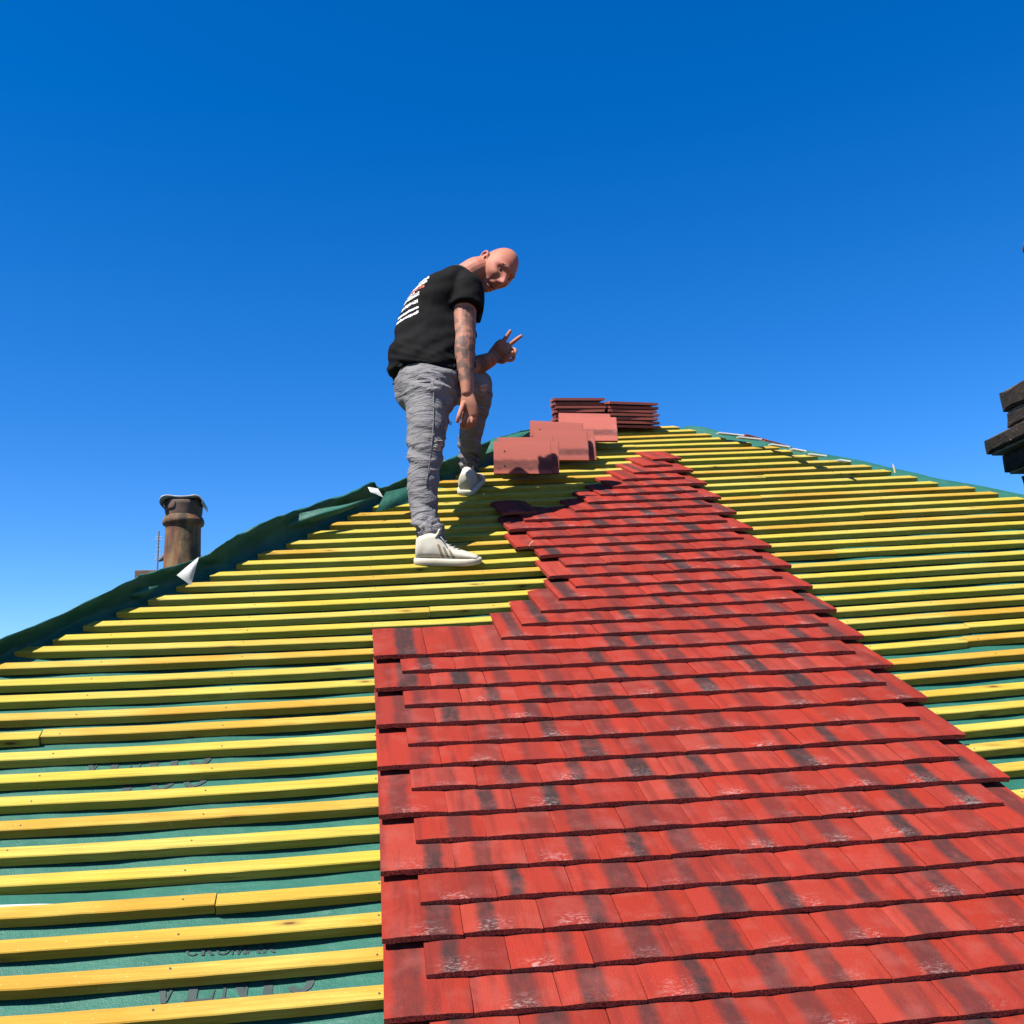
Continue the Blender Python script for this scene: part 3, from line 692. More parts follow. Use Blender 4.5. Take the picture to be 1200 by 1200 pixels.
def stone(o, lx, ly, lz, seed):
    b = bmesh.new(); add_box(b, Vector((0, 0, 0)), X, Y, Z, lx, ly, lz)
    bmesh.ops.subdivide_edges(b, edges=b.edges[:], cuts=6, use_grid_fill=True)
    c = Vector((lx, ly, lz))*.5
    for v in b.verts:
        d = v.co-c; k = max(abs(d.x)/c.x, abs(d.y)/c.y, abs(d.z)/c.z)
        e = sorted((abs(d.x)/c.x, abs(d.y)/c.y, abs(d.z)/c.z))[1]
        v.co -= d.normalized()*(.014*smooth(.75, 1, e)); v.co += Vector((noise.noise(v.co*9+Vector((seed, 0, 0))), noise.noise(v.co*9+Vector((0, seed, 3))), noise.noise(v.co*9+Vector((5, 0, seed)))))*.012
    me = bpy.data.meshes.new('stone_block'); b.to_mesh(me); b.free(); me.materials.append(STN)
    put('stone_block', me, rch, Matrix.Translation(o))
courses = [(1171, 485, 461), (1177, 503, 486.5), (1152, 534, 516.5), (1173, 555.5, 535)]
Yf = cr.y
def zx(px, py, yw):                                        # bearing met at a given northing
    d = (px-600)/1200*RT-(py-600)/1200*UP+FW; t = yw/d.y; return CAM+d*t
for k, (px, yb, ytp) in enumerate(courses):
    pb, ptp = zx(px, yb, Yf+(.02, 0, .07, .03)[k]), zx(px, ytp, Yf+(.02, 0, .07, .03)[k])
    x0 = pb.x; z0, z1 = pb.z, ptp.z; yfar = pb.y
    cuts = [(.38, .56), (.52, .40), (.46, .50), (.30, .60)][k]
    yy = yfar
    for j, ln in enumerate(cuts): stone(Vector((x0, yy-ln, z0)), .48, ln-.012, z1-z0-.006, k*7+j*3); yy -= ln
    stone(Vector((x0+.49, yfar-.9, z0)), .42, .9, z1-z0-.006, k*7+20)
    bm = bmesh.new(); add_box(bm, Vector((x0+.03, yfar-.88, z0-.012)), X, Y, Z, .84, .84, z1-z0+.014); mesh_obj('pointing', bm, PTG, rch)
pb = zx(1193, 556, Yf)
for j in range(12):
    zt = pb.z-.31*j; stone(Vector((pb.x, pb.y-(.45 if j % 2 else .3), zt-.31)), .8, (.45 if j % 2 else .3)-.012, .298, 50+j); stone(Vector((pb.x+.005, pb.y-.86, zt-.31)), .8, .86-(.45 if j % 2 else .3), .298, 80+j)
ptop = zx(1171, 461, Yf)
pc = zx(1203.2, 283, Yf-.25)
rr = .17; pcx = Vector((pc.x+rr+.005, pc.y, ptop.z-.02)); hh = pc.z-pcx.z
bm = bmesh.new(); lathe(bm, pcx, [(rr-.01, 0), (rr-.035, hh*.5), (rr-.045, hh-.06), (rr-.01, hh-.035), (rr, hh), (rr-.01, hh+.03), (rr-.05, hh+.035), (rr-.07, hh*.5)], 32); mesh_obj('pot', bm, SOOT, rch, True, pcx)

# ------------------------------------------------------------------ the roofer
SKIN = NT('skin', .62, .22)
vc = SKIN.n('ShaderNodeVertexColor'); vc.layer_name = 'tone'
_n = SKIN.noise(SKIN.tc.outputs['Object'], 60, 4); SKIN.color(SKIN.mix(SKIN.ramp(_n, [(.3, 0), (.75, .3)]), vc.outputs['Color'], (.27, .10, .07)))
SKIN.b.inputs['Subsurface Weight'].default_value = .06; SKIN.b.inputs['Subsurface Radius'].default_value = (.01, .004, .002)
SKIN.bump(SKIN.noise(SKIN.tc.outputs['Object'], 220, 3), .15, .001); SKIN = SKIN.m
def cloth(name, c, c2, scale, bump):
    k = NT(name, .85, .15); o = k.tc.outputs['Object']
    k.color(k.mix(k.ramp(k.noise(o, scale, 5, .6), [(.32, 0), (.7, 1)]), c, c2)); k.bump(k.noise(o, 900, 2), bump, .0008); return k
JN = cloth('grey_denim', (.085, .0815, .084), (.150, .144, .147), 6, .5)
_o = JN.tc.outputs['Object']; _c1 = JN.noise(JN.mapping(_o, (5, 5, 19)), 1.0, 4, .6, 1.0); _c2 = JN.noise(JN.mapping(_o, (30, 30, 70)), 1.0, 3, .6, .5)
JN.bump(JN.math('ADD', JN.math('MULTIPLY', JN.math('ABSOLUTE', JN.math('SUBTRACT', _c1, .5)), 3.0), JN.math('MULTIPLY', _c2, .12)), .75, .016); JEANS = JN.m
SHOE = mat_plain('shoe_cream_leather', (.30, .275, .22), .65, (.36, .34, .285), 22, .25)
SOLE = mat_plain('shoe_sole', (.40, .37, .30), .6, (.30, .26, .19), 10)
STRIPE = mat_plain('shoe_stripe', (.13, .105, .07), .5); LACE = mat_plain('lace_grey', (.12, .12, .12), .8)
EYE = mat_plain('eye_dark', (.03, .02, .018), .5, None, 20, 0, .25)

feet = roof(.30, 2.15, .025)
man = tag(empty('person', feet), 'bald man in black T-shirt and ripped grey jeans making a V sign on the roof', 'person')
def skin_part(name, me, mat, smooth_shade=True):
    o = link_mesh(name, me, mat, None, smooth_shade); o.parent = man; o.matrix_parent_inverse = Matrix.Translation(-man.location); return o

# --- body: head, neck, arms, hands (trunk and legs run on inside the clothes)
def pb(x, y, z): return pt(x, y, z+interp(y, [318, 345, 380, 440], [.28, .14, .05, -.14]))   # he leans up the slope
def pa(x, y, z): return pt(x, y, z+interp(y, [338, 398, 462], [.19, .11, .05]))
def pl(x, y, z): return pt(x, y, z+interp(y, [343, 430], [.01, -.02]))
HC = pt(581, 317.5, 4.80)
tl = math.radians(44); Lx = RT*math.cos(tl)-UP*math.sin(tl); U2 = RT*math.sin(tl)+UP*math.cos(tl)
yw = math.radians(39); Fh = (-FW*math.cos(yw)+Lx*math.sin(yw)).normalized()
pch = math.radians(1); Fh2 = (Fh*math.cos(pch)+U2*math.sin(pch)).normalized(); Uh = (U2*math.cos(pch)-Fh*math.sin(pch)).normalized()
Xh = Uh.cross(Fh2)*-1          # towards his right ear is -Xh
HM = Matrix((Fh2.cross(Uh), Fh2, Uh)).transposed().to_4x4(); HM.translation = HC      # x to his right, y forward, z up
def gau(x, s): return math.exp(-(x/s)**2)
def head_point(d):
    x, y, z = d
    p = Vector((x*.077, y*.098, z*.120))
    if z < .1:                                            # skull narrows into the jaw
        t = smooth(.1, -1, z)
        p.x *= 1-.30*t
        if y < 0: p.y *= 1-.60*t
        else: p.y *= 1-.05*t
    if z > 0: p.x *= 1-.03*z
    f = max(0, y)
    X_, Z_ = p.x, p.z
    if y > 0:
        g = smooth(0, .45, y)
        dy = 0
        dy += .028*gau(X_, .011)*(math.exp(-((Z_+.032)/.014)**2) if Z_ < -.032 else math.exp(-((Z_+.032)/.030)**2))   # nose
        dy += .008*(gau(X_-.012, .009)+gau(X_+.012, .009))*gau(Z_+.036, .010)                                   # nostrils
        dy += .012*gau(Z_-.030, .011)*(gau(X_-.026, .022)+gau(X_+.026, .022))                                     # brows
        dy -= .019*(gau(X_-.032, .018)+gau(X_+.032, .017))*gau(Z_-.008, .014)                                     # sockets
        dy += .006*(gau(X_-.031, .013)+gau(X_+.031, .013))*gau(Z_-.006, .008)                                     # lids
        dy += .008*(gau(X_-.048, .018)+gau(X_+.048, .018))*gau(Z_+.022, .018)                                     # cheekbones
        dy -= .007*(gau(X_-.045, .014)+gau(X_+.045, .014))*gau(Z_+.058, .018)                                     # hollow cheeks
        dy -= .008*(gau(abs(X_)-.028, .006))*gau(Z_+.052, .020); dy -= .0022*math.cos(Z_*900)*gau(Z_-.062, .016)*gau(X_, .045)                                                   # smile folds
        dy += .008*gau(X_, .026)*(gau(Z_+.060, .007)+gau(Z_+.077, .008))                                          # lips
        dy -= .030*gau(X_, .024)*gau(Z_+.0700, .0075)                                                             # open mouth
        dy += .012*gau(X_, .024)*gau(Z_+.103, .015)                                                               # chin
        dy -= .004*gau(X_, .02)*gau(Z_+.088, .006)
        p.y += dy*g
    return p*HSC
HSC = 1.04
body = bmesh.new()
NS, NR = 120, 90
ring = [[body.verts.new(HM @ head_point((math.cos(2*PI*j/NS)*math.sin(PI*i/NR), math.sin(2*PI*j/NS)*math.sin(PI*i/NR), math.cos(PI*i/NR)))) for j in range(NS)] for i in range(1, NR)]
tp = body.verts.new(HM @ head_point((0, 0, 1))); bt = body.verts.new(HM @ head_point((0, 0, -1)))
for A, B in zip(ring, ring[1:]):
    for j in range(NS): body.faces.new((A[j], B[j], B[(j+1) % NS], A[(j+1) % NS]))
for j in range(NS): body.faces.new((tp, ring[0][j], ring[0][(j+1) % NS])); body.faces.new((bt, ring[-1][(j+1) % NS], ring[-1][j]))
for sx in (1, -1):                                        # ears: rim, lobe and bowl
    def e(x, y, z): return HM @ Vector((sx*x*HSC, y*HSC, z*HSC))
    rim = [e(.070, .010, -.012), e(.079, .000, .012), e(.086, -.012, .028), e(.090, -.026, .026), e(.091, -.030, .008), e(.085, -.022, -.014), e(.076, -.008, -.030), e(.070, .004, -.026)]
    loft(body, rim, [(.006, .006)]*6+[(.008, .007), (.006, .006)], n=10, s=3)
    loft(body, [e(.064, .0, .024), e(.078, -.012, .022), e(.083, -.018, .006), e(.079, -.014, -.012), e(.066, 0, -.022)], [(.006, .017), (.006, .018), (.006, .019), (.006, .016), (.006, .012)], ax=HM.to_3x3() @ Vector((sx, -.4, 0)), n=10, s=2)
NECK0 = pb(541, 331, 4.55)
loft(body, [NECK0, pb(549, 323, 4.53), pb(559, 316, 4.50), pt(569, 316, 4.81)], [(.074, .076), (.066, .068), (.060, .064), (.060, .064)], n=20)
# trunk inside the shirt
loft(body, [pb(502, 438, 4.64), pb(508, 405, 4.61), pb(514, 372, 4.58), pb(528, 345, 4.56), NECK0], [(.12, .10), (.13, .11), (.12, .11), (.085, .095), (.06, .065)], ax=RT, n=20)
# right arm
A_S, A_E, A_W = pa(545, 338, 4.40), pa(545, 398, 4.38), pa(548, 462, 4.36)
loft(body, [pa(535, 338, 4.50), A_S, pa(544.5, 362, 4.40), pa(544, 383, 4.39), A_E, pa(543.5, 410, 4.375), pa(544.5, 428, 4.37), pa(547, 448, 4.36), A_W], [(.05, .05), (.060, .060), (.053, .058), (.050, .053), (.047, .050), (.050, .051), (.043, .045), (.031, .035), (.026, .033)], n=18)
# left arm, bent up at the elbow
B_S, B_E, B_W = pl(548, 343, 4.70), pl(544, 430, 4.65), pt(577, 420.5, 4.69)
loft(body, [pl(546, 342, 4.58), B_S, pl(546, 375, 4.71), pl(544, 405, 4.71), B_E], [(.05, .05), (.055, .055), (.05, .052), (.046, .048), (.043, .044)], n=16)
loft(body, [B_E, pt(556, 429, 4.675), pt(567, 425, 4.68), B_W], [(.043, .044), (.046, .047), (.039, .041), (.029, .034)], n=16)
def finger(bm, P, r0):
    loft(bm, P, [r0*(1-.10*k) for k in range(len(P))], n=10, s=3)
# right hand hanging relaxed, back of the hand to the viewer, fingers curled
zh = 4.40
loft(body, [A_W, pt(548.5, 471, zh), pt(549.5, 479, zh), pt(550, 487, zh)], [(.028, .022), (.037, .019), (.043, .018), (.041, .016)], ax=RT-FW*.35, n=16)
for (a, b, c, d) in (((544.5, 485, -.01), (542.6, 492.5, -.03), (540.8, 498, -.01), (541.5, 501, .015)),
                     ((548.5, 487, -.005), (547.6, 495.5, -.032), (545.6, 501, -.008), (545, 502.5, .02)),
                     ((552.5, 486.5, .0), (552.6, 495, -.022), (550.6, 500, .0), (549.5, 500.5, .025)),
                     ((556, 484, .01), (556.6, 491, -.008), (555.4, 496, .01), (554, 497, .03))):
    finger(body, [pt(q[0], q[1], zh+q[2]) for q in (a, b, c, d)], .0100)
finger(body, [pt(543, 473, zh-.01), pt(540, 481, zh-.04), pt(537.4, 488.5, zh-.055), pt(536, 494.5, zh-.05)], .0118)
# left hand: V sign, palm to the viewer, ring and little finger held down by the thumb
zv = 4.70
loft(body, [B_W, pt(582, 415.5, zv+.02), pt(589, 409, zv), pt(593.5, 404, zv)], [(.028, .022), (.042, .020), (.049, .019), (.044, .016)], ax=RT*.62-UP*.66-FW*.25, n=16)
finger(body, [pt(588, 402, zv), pt(592.5, 396.5, zv-.005), pt(595.5, 392, zv-.01), pt(598.2, 387.6, zv-.01)], .0118)   # index
finger(body, [pt(594, 406, zv), pt(600, 401.8, zv-.005), pt(605.5, 397.6, zv-.01), pt(611, 393.6, zv-.01)], .0118)    # middle
finger(body, [pt(597.5, 410, zv), pt(603.2, 410, zv-.025), pt(602.5, 415, zv-.06), pt(596.5, 417, zv-.058)], .0112)     # ring, folded
finger(body, [pt(597, 415.5, zv+.01), pt(602, 417.5, zv-.015), pt(600.3, 422, zv-.045), pt(594.5, 422.5, zv-.045)], .0102)  # little, folded
finger(body, [pt(583, 422, zv+.01), pt(589, 424, zv-.035), pt(596, 418.5, zv-.072), pt(601.5, 412.5, zv-.078)], .0122)     # thumb across
me = remesh(body, .0032, 1)
# skin tones: lips, stubble, ruddy patches, painted brow shadow, tattoo ink on the forearms
HI = HM.inverted(); ca = me.color_attributes.new('tone', 'FLOAT_COLOR', 'POINT')
def near_seg(p, a, b):
    t = max(0, min(1, (p-a).dot(b-a)/(b-a).length_squared)); return (p-(a+(b-a)*t)).length, t
for v in me.vertices:
    p = v.co; col = Vector((.25, .105, .066))
    h = (HI @ p)/HSC
    if h.length < .16:
        col = Vector((.27, .100, .062)); col = col.lerp(Vector((.32, .085, .058)), .6*smooth(-.1, .5, noise.noise(p*22)))
        if h.y > .05:
            lip = gau(h.x, .022)*(gau(h.z+.060, .006)+gau(h.z+.077, .006)); col = col.lerp(Vector((.22, .06, .05)), min(.8, lip))
            col = col.lerp(Vector((.03, .008, .008)), min(1, 1.3*gau(h.x, .022)*gau(h.z+.0715, .0058)))
            col = col.lerp(Vector((.42, .38, .32)), min(1, 1.2*gau(h.x, .017)*gau(h.z+.0645, .0026)))
            col = col.lerp(Vector((.16, .085, .06)), .55*gau(abs(h.x)-.028, .016)*gau(h.z-.029, .006))  # darker brow shadow put into the skin colour
            nose = gau(h.x, .016)*gau(h.z+.03, .016); col = col.lerp(Vector((.36, .125, .09)), .5*nose)
        st = smooth(-.040, -.065, h.z)*smooth(-.02, .05, h.y)*(.65+.35*noise.noise(p*300)); col = col.lerp(Vector((.15, .085, .065)), .55*st)
    for (a, b, amt) in ((pa(544.5, 366, 4.40), A_E, .55), (A_E, pa(547, 452, 4.36), .9), (B_E, B_W, .8)):
        dd, t = near_seg(p, a, b)
        if dd < .08 and h.length > .18:
            q = p*34; s1 = noise.noise(q+Vector((3, 0, 0))); s2 = abs(noise.noise(p*60+Vector((0, 7, 0)))); s3 = noise.noise(p*120)
            ink = smooth(-.22, .06, s1)*.95 + smooth(.12, .03, s2)*.7 + .2*s3
            band = smooth(.0, .06, t)*smooth(1.0, .9, t)
            col = col.lerp(Vector((.034, .040, .036)), max(0, min(.86, ink*amt))*band)
    ca.data[v.index].color = (col.x, col.y, col.z, 1)
skin_part('body', me, SKIN)
for sx in (1, -1):
    bm = bmesh.new(); c = HM @ (Vector((sx*.031, .0735, .0045))*HSC)
    bmesh.ops.create_uvsphere(bm, u_segments=14, v_segments=10, radius=.0085); bmesh.ops.translate(bm, verts=bm.verts, vec=c)
    t_ = bpy.data.meshes.new('eye'); bm.to_mesh(t_); bm.free(); skin_part('eye', t_, EYE)
for sx in (1, -1):
    bm = bmesh.new(); loft(bm, [HM @ (Vector((sx*.012, .094, .029))*HSC), HM @ (Vector((sx*.030, .091, .034))*HSC), HM @ (Vector((sx*.048, .078, .029))*HSC)], [(.0035, .003), (.0045, .003), (.002, .002)], n=8, s=3)
    t_ = bpy.data.meshes.new('eyebrow'); bm.to_mesh(t_); bm.free(); skin_part('eyebrow', t_, mat_plain('brow_hair', (.10, .055, .035), .8) if sx == 1 else bpy.data.materials['brow_hair'])

# --- T-shirt
ts = bmesh.new()
loft(ts, [pb(500.5, 446, 4.64), pb(505, 424, 4.63), pb(509, 402, 4.61), pb(513, 378, 4.585), pb(519, 357, 4.56), pb(532, 344, 4.55), pb(543, 334, 4.55)],
     [(.174, .140), (.190, .142), (.184, .138), (.174, .145), (.142, .170), (.092, .160), (.066, .084)], ax=RT*.96+UP*-.12, n=36, cap=False)
loft(ts, [pa(536, 337, 4.49), pa(545, 338, 4.41), pa(546.5, 350, 4.40), pa(546.5, 363, 4.39)], [(.074, .074), (.080, .078), (.080, .080), (.078, .082)], n=22, cap=False)
loft(ts, [pl(546, 346, 4.58), pl(550, 349, 4.68), pl(550, 360, 4.70), pl(548, 376, 4.70)], [(.066, .066), (.068, .068), (.064, .066), (.062, .064)], n=20, cap=False)
me = remesh(ts, .0075, 3)
BC = pb(510, 395, 4.61)
for v in me.vertices:                                     # folds: soft drapes pulling from armpit to waist, gathers above the hem
    p = v.co; r = p-BC; y_ = r.dot(UP); x_ = r.dot(RT)
    low = smooth(.10, -.14, y_)
    f = noise.noise(Vector((x_*5+y_*8, y_*16-x_*9, r.dot(FW)*6)))*.016*(.35+low)
    f += abs(noise.noise(Vector((x_*7, y_*22+x_*8, 4+r.dot(FW)*4))))*-.015*low
    f += noise.noise(p*26)*.003
    v.co += v.normal*f
SH = cloth('black_cotton', (.0036, .0036, .004), (.0068, .0066, .0068), 9, .3)
SH.b.inputs['Specular IOR Level'].default_value = .06
skx = SH.n('ShaderNodeNewGeometry')
def lin(vec, axis, off):      # distance along an axis from a point, in metres
    d = SH.n('ShaderNodeVectorMath', operation='DOT_PRODUCT'); SH.l(vec, d.inputs[0]); d.inputs[1].default_value = axis; return SH.math('SUBTRACT', d.outputs['Value'], off)
# print on the back: short rows of lettering, slanting with the turn of the shoulders
p0 = pt(497, 333, 4.65); dn = (RT*.38-UP*.92).normalized(); pos = SH.tc.outputs['Object']
dn_, ac_ = lin(pos, dn, dn.dot(p0)), lin(pos, RT, RT.dot(p0))
base_c = SH.b.inputs['Base Color'].links[0].from_socket
cur = base_c
warp = SH.math('MULTIPLY_ADD', SH.noise(pos, 55, 2), .012, -.006)
txt = SH.noise(pos, 165, 3, .65)
for (d0, hh, lim, colr, thr) in ((.001, .0065, .030, (.50, .50, .50), .44), (.017, .0055, .022, (.50, .50, .50), .46), (.030, .0055, .010, (.36, .10, .08), .47), (.040, .004, -.035, (.45, .45, .45), .46),
                             (.055, .0075, -.012, (.50, .50, .50), .47), (.084, .0075, -.018, (.50, .50, .50), .47), (.114, .0045, -.013, (.52, .52, .52), .38), (.136, .0045, -.013, (.52, .52, .52), .38)):
    a_ = SH.math('LESS_THAN', SH.math('ABSOLUTE', SH.math('SUBTRACT', SH.math('ADD', dn_, warp), d0)), hh)
    fac = SH.math('MULTIPLY', SH.math('MULTIPLY', a_, SH.math('LESS_THAN', ac_, lim)), SH.math('GREATER_THAN', txt, thr))
    cur = SH.mix(fac, cur, colr)
SH.l(cur, SH.b.inputs['Base Color'])
TSM = SH.m
skin_part('t_shirt', me, TSM)
me_collar = bmesh.new(); nk = 0
nd_ = (pb(552, 320, 4.52)-NECK0).normalized(); a_ = nd_.orthogonal().normalized(); b_ = nd_.cross(a_)
cpts = [NECK0+nd_*.020+a_*(.077*math.cos(t*PI/12))+b_*(.080*math.sin(t*PI/12)) for t in range(25)]
tube(me_collar, cpts, .008, 8); t_ = bpy.data.meshes.new('collar'); me_collar.to_mesh(t_); me_collar.free(); skin_part('collar', t_, mat_plain('black_rib', (.008, .008, .008), .9))

# --- jeans
je = bmesh.new()
loft(je, [pt(501, 436, 4.50), pt(502, 446, 4.49), pt(504, 458, 4.48), pt(508, 468, 4.48)], [(.132, .115), (.153, .130), (.155, .135), (.130, .12)], ax=RT*.97-UP*.1, n=28)
loft(je, [pt(496, 450, 4.46), pt(502, 466, 4.43), pt(502, 482, 4.40), pt(500.5, 500, 4.36), pt(499, 520, 4.31), pt(498.5, 540, 4.26), pt(496.8, 556, 4.235), pt(495, 575, 4.21), pt(497, 594, 4.18), pt(500, 610, 4.15), pt(504, 624, 4.13), pt(504.5, 637, 4.11)],
     [(.112, .12), (.112, .122), (.094, .110), (.087, .104), (.079, .094), (.072, .084), (.066, .076), (.062, .071), (.056, .063), (.055, .060), (.058, .061), (.060, .064)], ax=RT, n=26)
loft(je, [pt(513, 449, 4.58), pt(530, 450, 4.66), pt(546, 450, 4.70), pt(558, 452, 4.76), pt(560, 462, 4.78), pt(556.5, 480, 4.80), pt(553, 500, 4.83), pt(550, 520, 4.87), pt(548.5, 535, 4.91), pt(548.5, 547, 4.915)],
     [(.105, .10), (.10, .10), (.090, .092), (.076, .080), (.070, .074), (.066, .070), (.060, .066), (.052, .056), (.048, .052), (.048, .053)], n=22)
me = remesh(je, .0075, 3)
K1, AN1, K2, AN2, HP = pt(501, 538, 4.26), pt(504, 622, 4.13), pt(560, 456, 4.78), pt(549, 540, 4.91), pt(515, 448, 4.49)
for v in me.vertices:
    p = v.co; f = noise.noise(p*18)*.0022
    x_ = p.dot(RT); y_ = p.dot(UP); z_ = p.dot(FW)
    cross = noise.noise(Vector((x_*9+z_*5, y_*38+x_*14, 1.5)))            # creases that run round the leg
    an = max(smooth(.17, .02, (p-AN1).length), smooth(.15, .02, (p-AN2).length)); kn = max(smooth(.16, .04, (p-K1).length), smooth(.13, .03, (p-K2).length)); hp = smooth(.24, .08, (p-HP).length)
    f += cross*(.0055+.026*an+.008*kn+.014*hp)
    f += abs(noise.noise(Vector((x_*14, y_*55-x_*20, 9))))*-.022*an
    v.co += v.normal*f
skin_part('jeans', me, JEANS)
# rips at the knees: skin and pale threads
THREAD = mat_plain('denim_thread', (.36, .34, .31), .9); RIPSKIN = mat_plain('knee_skin', (.30, .13, .09), .6, (.24, .09, .06), 40)
bvh = None
from mathutils.bvhtree import BVHTree
_v = [v.co.copy() for v in me.vertices]; _f = [tuple(p.vertices) for p in me.polygons]; bvh = BVHTree.FromPolygons(_v, _f)
def on_jeans(x, y, off=.002):
    d = ((x-600)/1200*RT-(y-600)/1200*UP+FW).normalized(); h = bvh.ray_cast(CAM, d)
    return None if h[0] is None else h[0]-d*off
def rip(cx, cy, rx, ry, seed, n):
    rn = random.Random(seed); bm = bmesh.new(); pts_ = []
    for k in range(18):
        a = 2*PI*k/18; q = on_jeans(cx+rx*math.cos(a)*rn.uniform(.75, 1.1), cy+ry*math.sin(a)*rn.uniform(.75, 1.1), .0025)
        if q is not None: pts_.append(bm.verts.new(q))
    c = on_jeans(cx, cy, .0025)
    if c is not None and len(pts_) > 5:
        c = bm.verts.new(c)
        for a, b in zip(pts_, pts_[1:]+pts_[:1]): bm.faces.new((a, b, c))
        t_ = bpy.data.meshes.new('rip'); bm.to_mesh(t_); bm.free(); skin_part('rip', t_, RIPSKIN)
    bm = bmesh.new()
    for k in range(n):
        y = cy+rn.uniform(-ry, ry)*1.15; x = cx+rn.uniform(-rx, rx)*.3; L = [on_jeans(x+rx*1.15*t+rn.uniform(-.5, .5), y+rn.uniform(-1.0, 1.0)-abs(t)*.6, .005) for t in (-1, -.4, .3, 1)]
        L = [q for q in L if q is not None]
        if len(L) > 2: tube(bm, L, .0016, 5)
    t_ = bpy.data.meshes.new('rip_threads'); bm.to_mesh(t_); bm.free(); skin_part('rip_threads', t_, THREAD)
rip(516.5, 523, 5.5, 5.5, 3, 10); rip(510, 550, 4.5, 1.2, 4, 3); rip(566.5, 455, 4.2, 5, 5, 3); rip(524, 502, 2.2, 5.5, 6, 4)
bm = bmesh.new()                                          # frayed ends hanging free between the legs
for (x0, y0, x1, y1, x2, y2) in ((518, 491, 524, 494, 529, 498), (519, 498, 521, 507, 522.5, 515), (518, 496, 525, 493, 530, 496), (569, 457, 573, 460, 577, 462)):
    z_ = 4.36 if x0 < 560 else 4.72
    tube(bm, [pt(x0, y0, z_), pt(x1, y1, z_), pt(x2, y2, z_)], .0022, 5)
t_ = bpy.data.meshes.new('frayed_thread'); bm.to_mesh(t_); bm.free(); skin_part('frayed_thread', t_, mat_plain('denim_dark', (.05, .05, .055), .9))
# side seam and pocket edge
bm = bmesh.new(); L = [on_jeans(x, y, .001) for x, y in ((507, 447), (508.5, 470), (508, 495), (506, 520), (503, 545), (500, 570))]
tube(bm, [q for q in L if q is not None], .0022, 5); L = [on_jeans(x, y, .001) for x, y in ((484, 452), (492, 448), (503, 447), (513, 443))]; tube(bm, [q for q in L if q is not None], .0025, 5)
t_ = bpy.data.meshes.new('seam'); bm.to_mesh(t_); bm.free(); skin_part('seam', t_, mat_plain('denim_seam', (.10, .095, .10), .9))

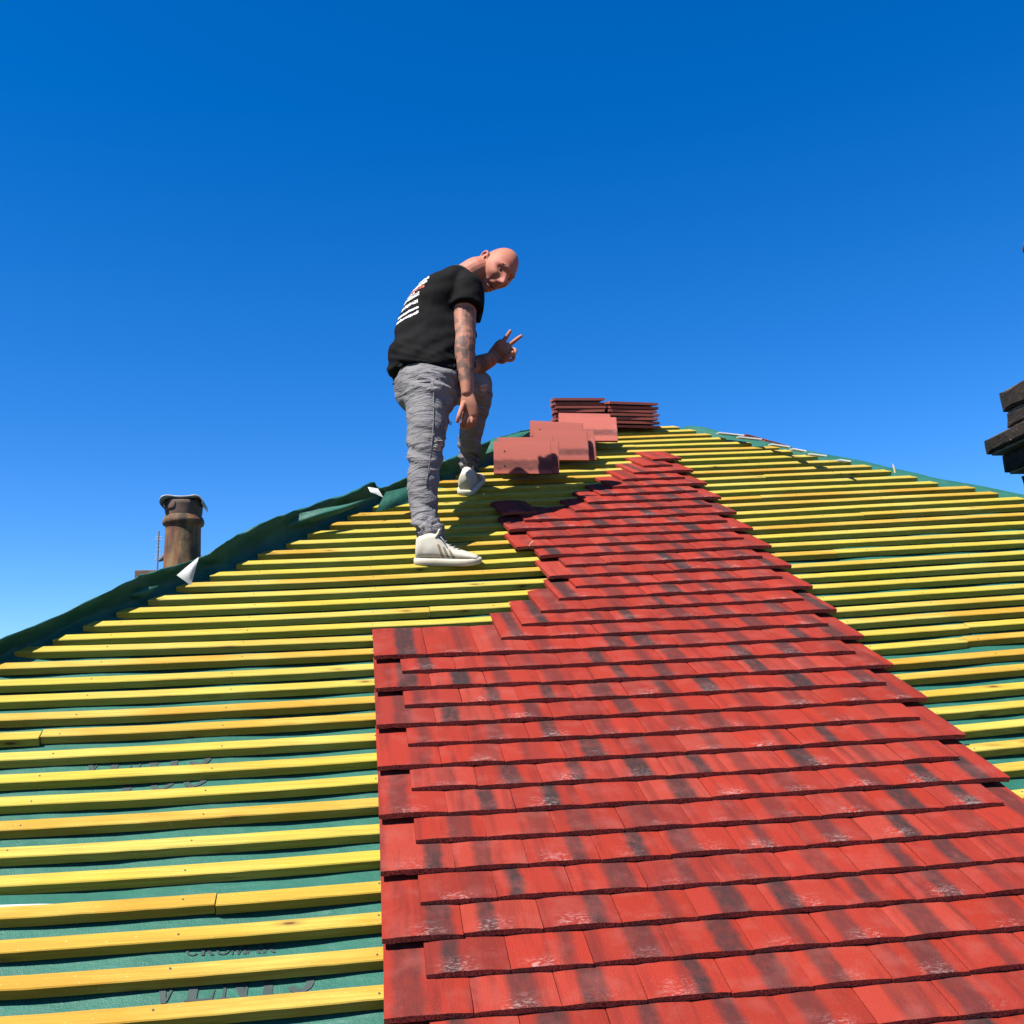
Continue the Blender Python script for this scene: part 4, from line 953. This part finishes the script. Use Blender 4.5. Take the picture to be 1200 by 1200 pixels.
# --- shoes: high-top trainers
def shoe(m, stripes=True):
    """m: heel on the ground at the origin, x towards the toe, y to the side, z up"""
    prof = [(.002, .105, .034, .030), (.03, .118, .040, .036), (.062, .126, .043, .038), (.092, .122, .044, .040), (.118, .102, .044, .042), (.150, .078, .046, .044), (.190, .062, .050, .046), (.225, .052, .050, .046), (.255, .043, .042, .040), (.277, .032, .028, .028)]
    bm = bmesh.new(); rings = []
    for x, h, wt, _ in prof:
        rg = []
        for j in range(22):
            a = 2*PI*j/22; ca_, sa_ = math.cos(a), math.sin(a)
            zc = .022+(h-.022)*.5; zz_ = zc+(h-.022)*.5*(abs(sa_)**.75)*(1 if sa_ > 0 else -1)
            wq = wt*(abs(ca_)**.7)*(1 if ca_ > 0 else -1)*(1-.28*smooth(.035, .11, zz_))
            rg.append(bm.verts.new((x, wq, zz_)))
        rings.append(rg)
    for A, B in zip(rings, rings[1:]):
        for j in range(22): bm.faces.new((A[j], A[(j+1) % 22], B[(j+1) % 22], B[j]))
    bm.faces.new(list(reversed(rings[0]))); bm.faces.new(rings[-1])
    bmesh.ops.recalc_face_normals(bm, faces=bm.faces)
    bmesh.ops.subdivide_edges(bm, edges=bm.edges[:], cuts=1, use_grid_fill=True, smooth=.6)
    for v in bm.verts: v.co += v.normal*(.0016*noise.noise(v.co*45)+.0012*noise.noise(Vector((v.co.x*60, v.co.y*10, v.co.z*60))))
    up_ = bpy.data.meshes.new('shoe'); bm.transform(m); bm.to_mesh(up_); bm.free(); s = skin_part('shoe', up_, SHOE)
    def sub(name, b, mat, sm=True):
        b.transform(m); t = bpy.data.meshes.new(name); b.to_mesh(t); b.free(); o = link_mesh(name, t, mat, None, sm); o.parent = s; return o
    bm = bmesh.new(); out = [(x, wt+.006) for x, h, wt, _ in prof]; out[0] = (-.006, .026); out.insert(1, (.006, .040)); out.append((.290, .018))
    lo, hi = [], []
    loop = [(x, q) for x, q in out]+[(x, -q) for x, q in reversed(out)]
    for lev, grow in ((0.0, -.003), (.003, 0), (.022, .001), (.028, -.004)):
        lo.append([bm.verts.new((x+(grow if x > .2 else -grow)*1.0, y+(grow if y > 0 else -grow), lev+.006*smooth(.22, .30, x)*(1 if lev < .01 else .6))) for x, y in loop])
    n_ = len(loop)
    for A, B in zip(lo, lo[1:]):
        for j in range(n_): bm.faces.new((A[j], A[(j+1) % n_], B[(j+1) % n_], B[j]))
    bm.faces.new(list(reversed(lo[0]))); bm.faces.new(lo[-1]); sub('sole', bm, SOLE)
    for k in range(3):                                     # three slanting bars on the outer side
        x0 = .102+.024*k; bm = bmesh.new(); pp = []
        for side in (-1,):
            rows_ = []
            for t in range(6):
                q = t/5; x = x0+.022*(1-q); z = .034+.052*q*(1-.18*k)
                h = interp(x, [p[0] for p in prof], [p[1] for p in prof]); wt = interp(x, [p[0] for p in prof], [p[2] for p in prof])
                zc = .022+(h-.022)*.5; r_ = min(.98, abs((z-zc)/((h-.022)*.5))); cc = math.sqrt(max(0, 1-(r_**(1/.75))**2)); w_ = wt*(cc**.7)*(1-.28*smooth(.035, .11, z))+.0012
                rows_.append([(x-.0055, side*w_, z), (x-.0055, side*(w_+.001), z), (x+.0055, side*(w_+.001), z), (x+.0055, side*w_, z)])
            R_ = [[bm.verts.new(p) for p in r_] for r_ in rows_]
            for A, B in zip(R_, R_[1:]):
                for j in range(3): bm.faces.new((A[j], A[j+1], B[j+1], B[j]))
        sub('stripe', bm, STRIPE, False)
    bm = bmesh.new()                                       # laces and tongue
    for k in range(5):
        x = .112+.019*k; h = interp(x, [p[0] for p in prof], [p[1] for p in prof])+.002
        loft(bm, [Vector((x-.004, -.026, h-.012)), Vector((x, -.010, h)), Vector((x+.004, .012, h)), Vector((x+.002, .026, h-.012))], [.0026]*4, n=6, s=2)
    loft(bm, [Vector((.105, -.01, .118)), Vector((.118, -.03, .11)), Vector((.130, -.040, .098))], [.0028]*3, n=6, s=2); sub('laces', bm, LACE)
    bm = bmesh.new(); loft(bm, [Vector((.088, 0, .112)), Vector((.100, 0, .128)), Vector((.104, 0, .142))], [(.028, .008), (.026, .007), (.02, .005)], ax=Y, n=12, s=2); sub('tongue', bm, SHOE)
    return s
def foot_matrix(heel, toe, upv):
    x = (toe-heel).normalized(); y = upv.cross(x).normalized(); z = x.cross(y); m = Matrix((x, y, z)).transposed().to_4x4(); m.translation = heel; return m
h1, t1 = pt(487.5, 661, 4.05), pt(562.5, 662, 4.04)
SHS = Matrix.Diagonal((.895, .94, .97, 1))
shoe(foot_matrix(h1, t1, (NN*.6+Z*.5).normalized()) @ SHS)
h2 = roof(.447, 3.02, .026); t2 = roof(.54, 3.28, .026)
shoe(foot_matrix(h2, t2, (NN*.7+Z*.3).normalized()) @ SHS)
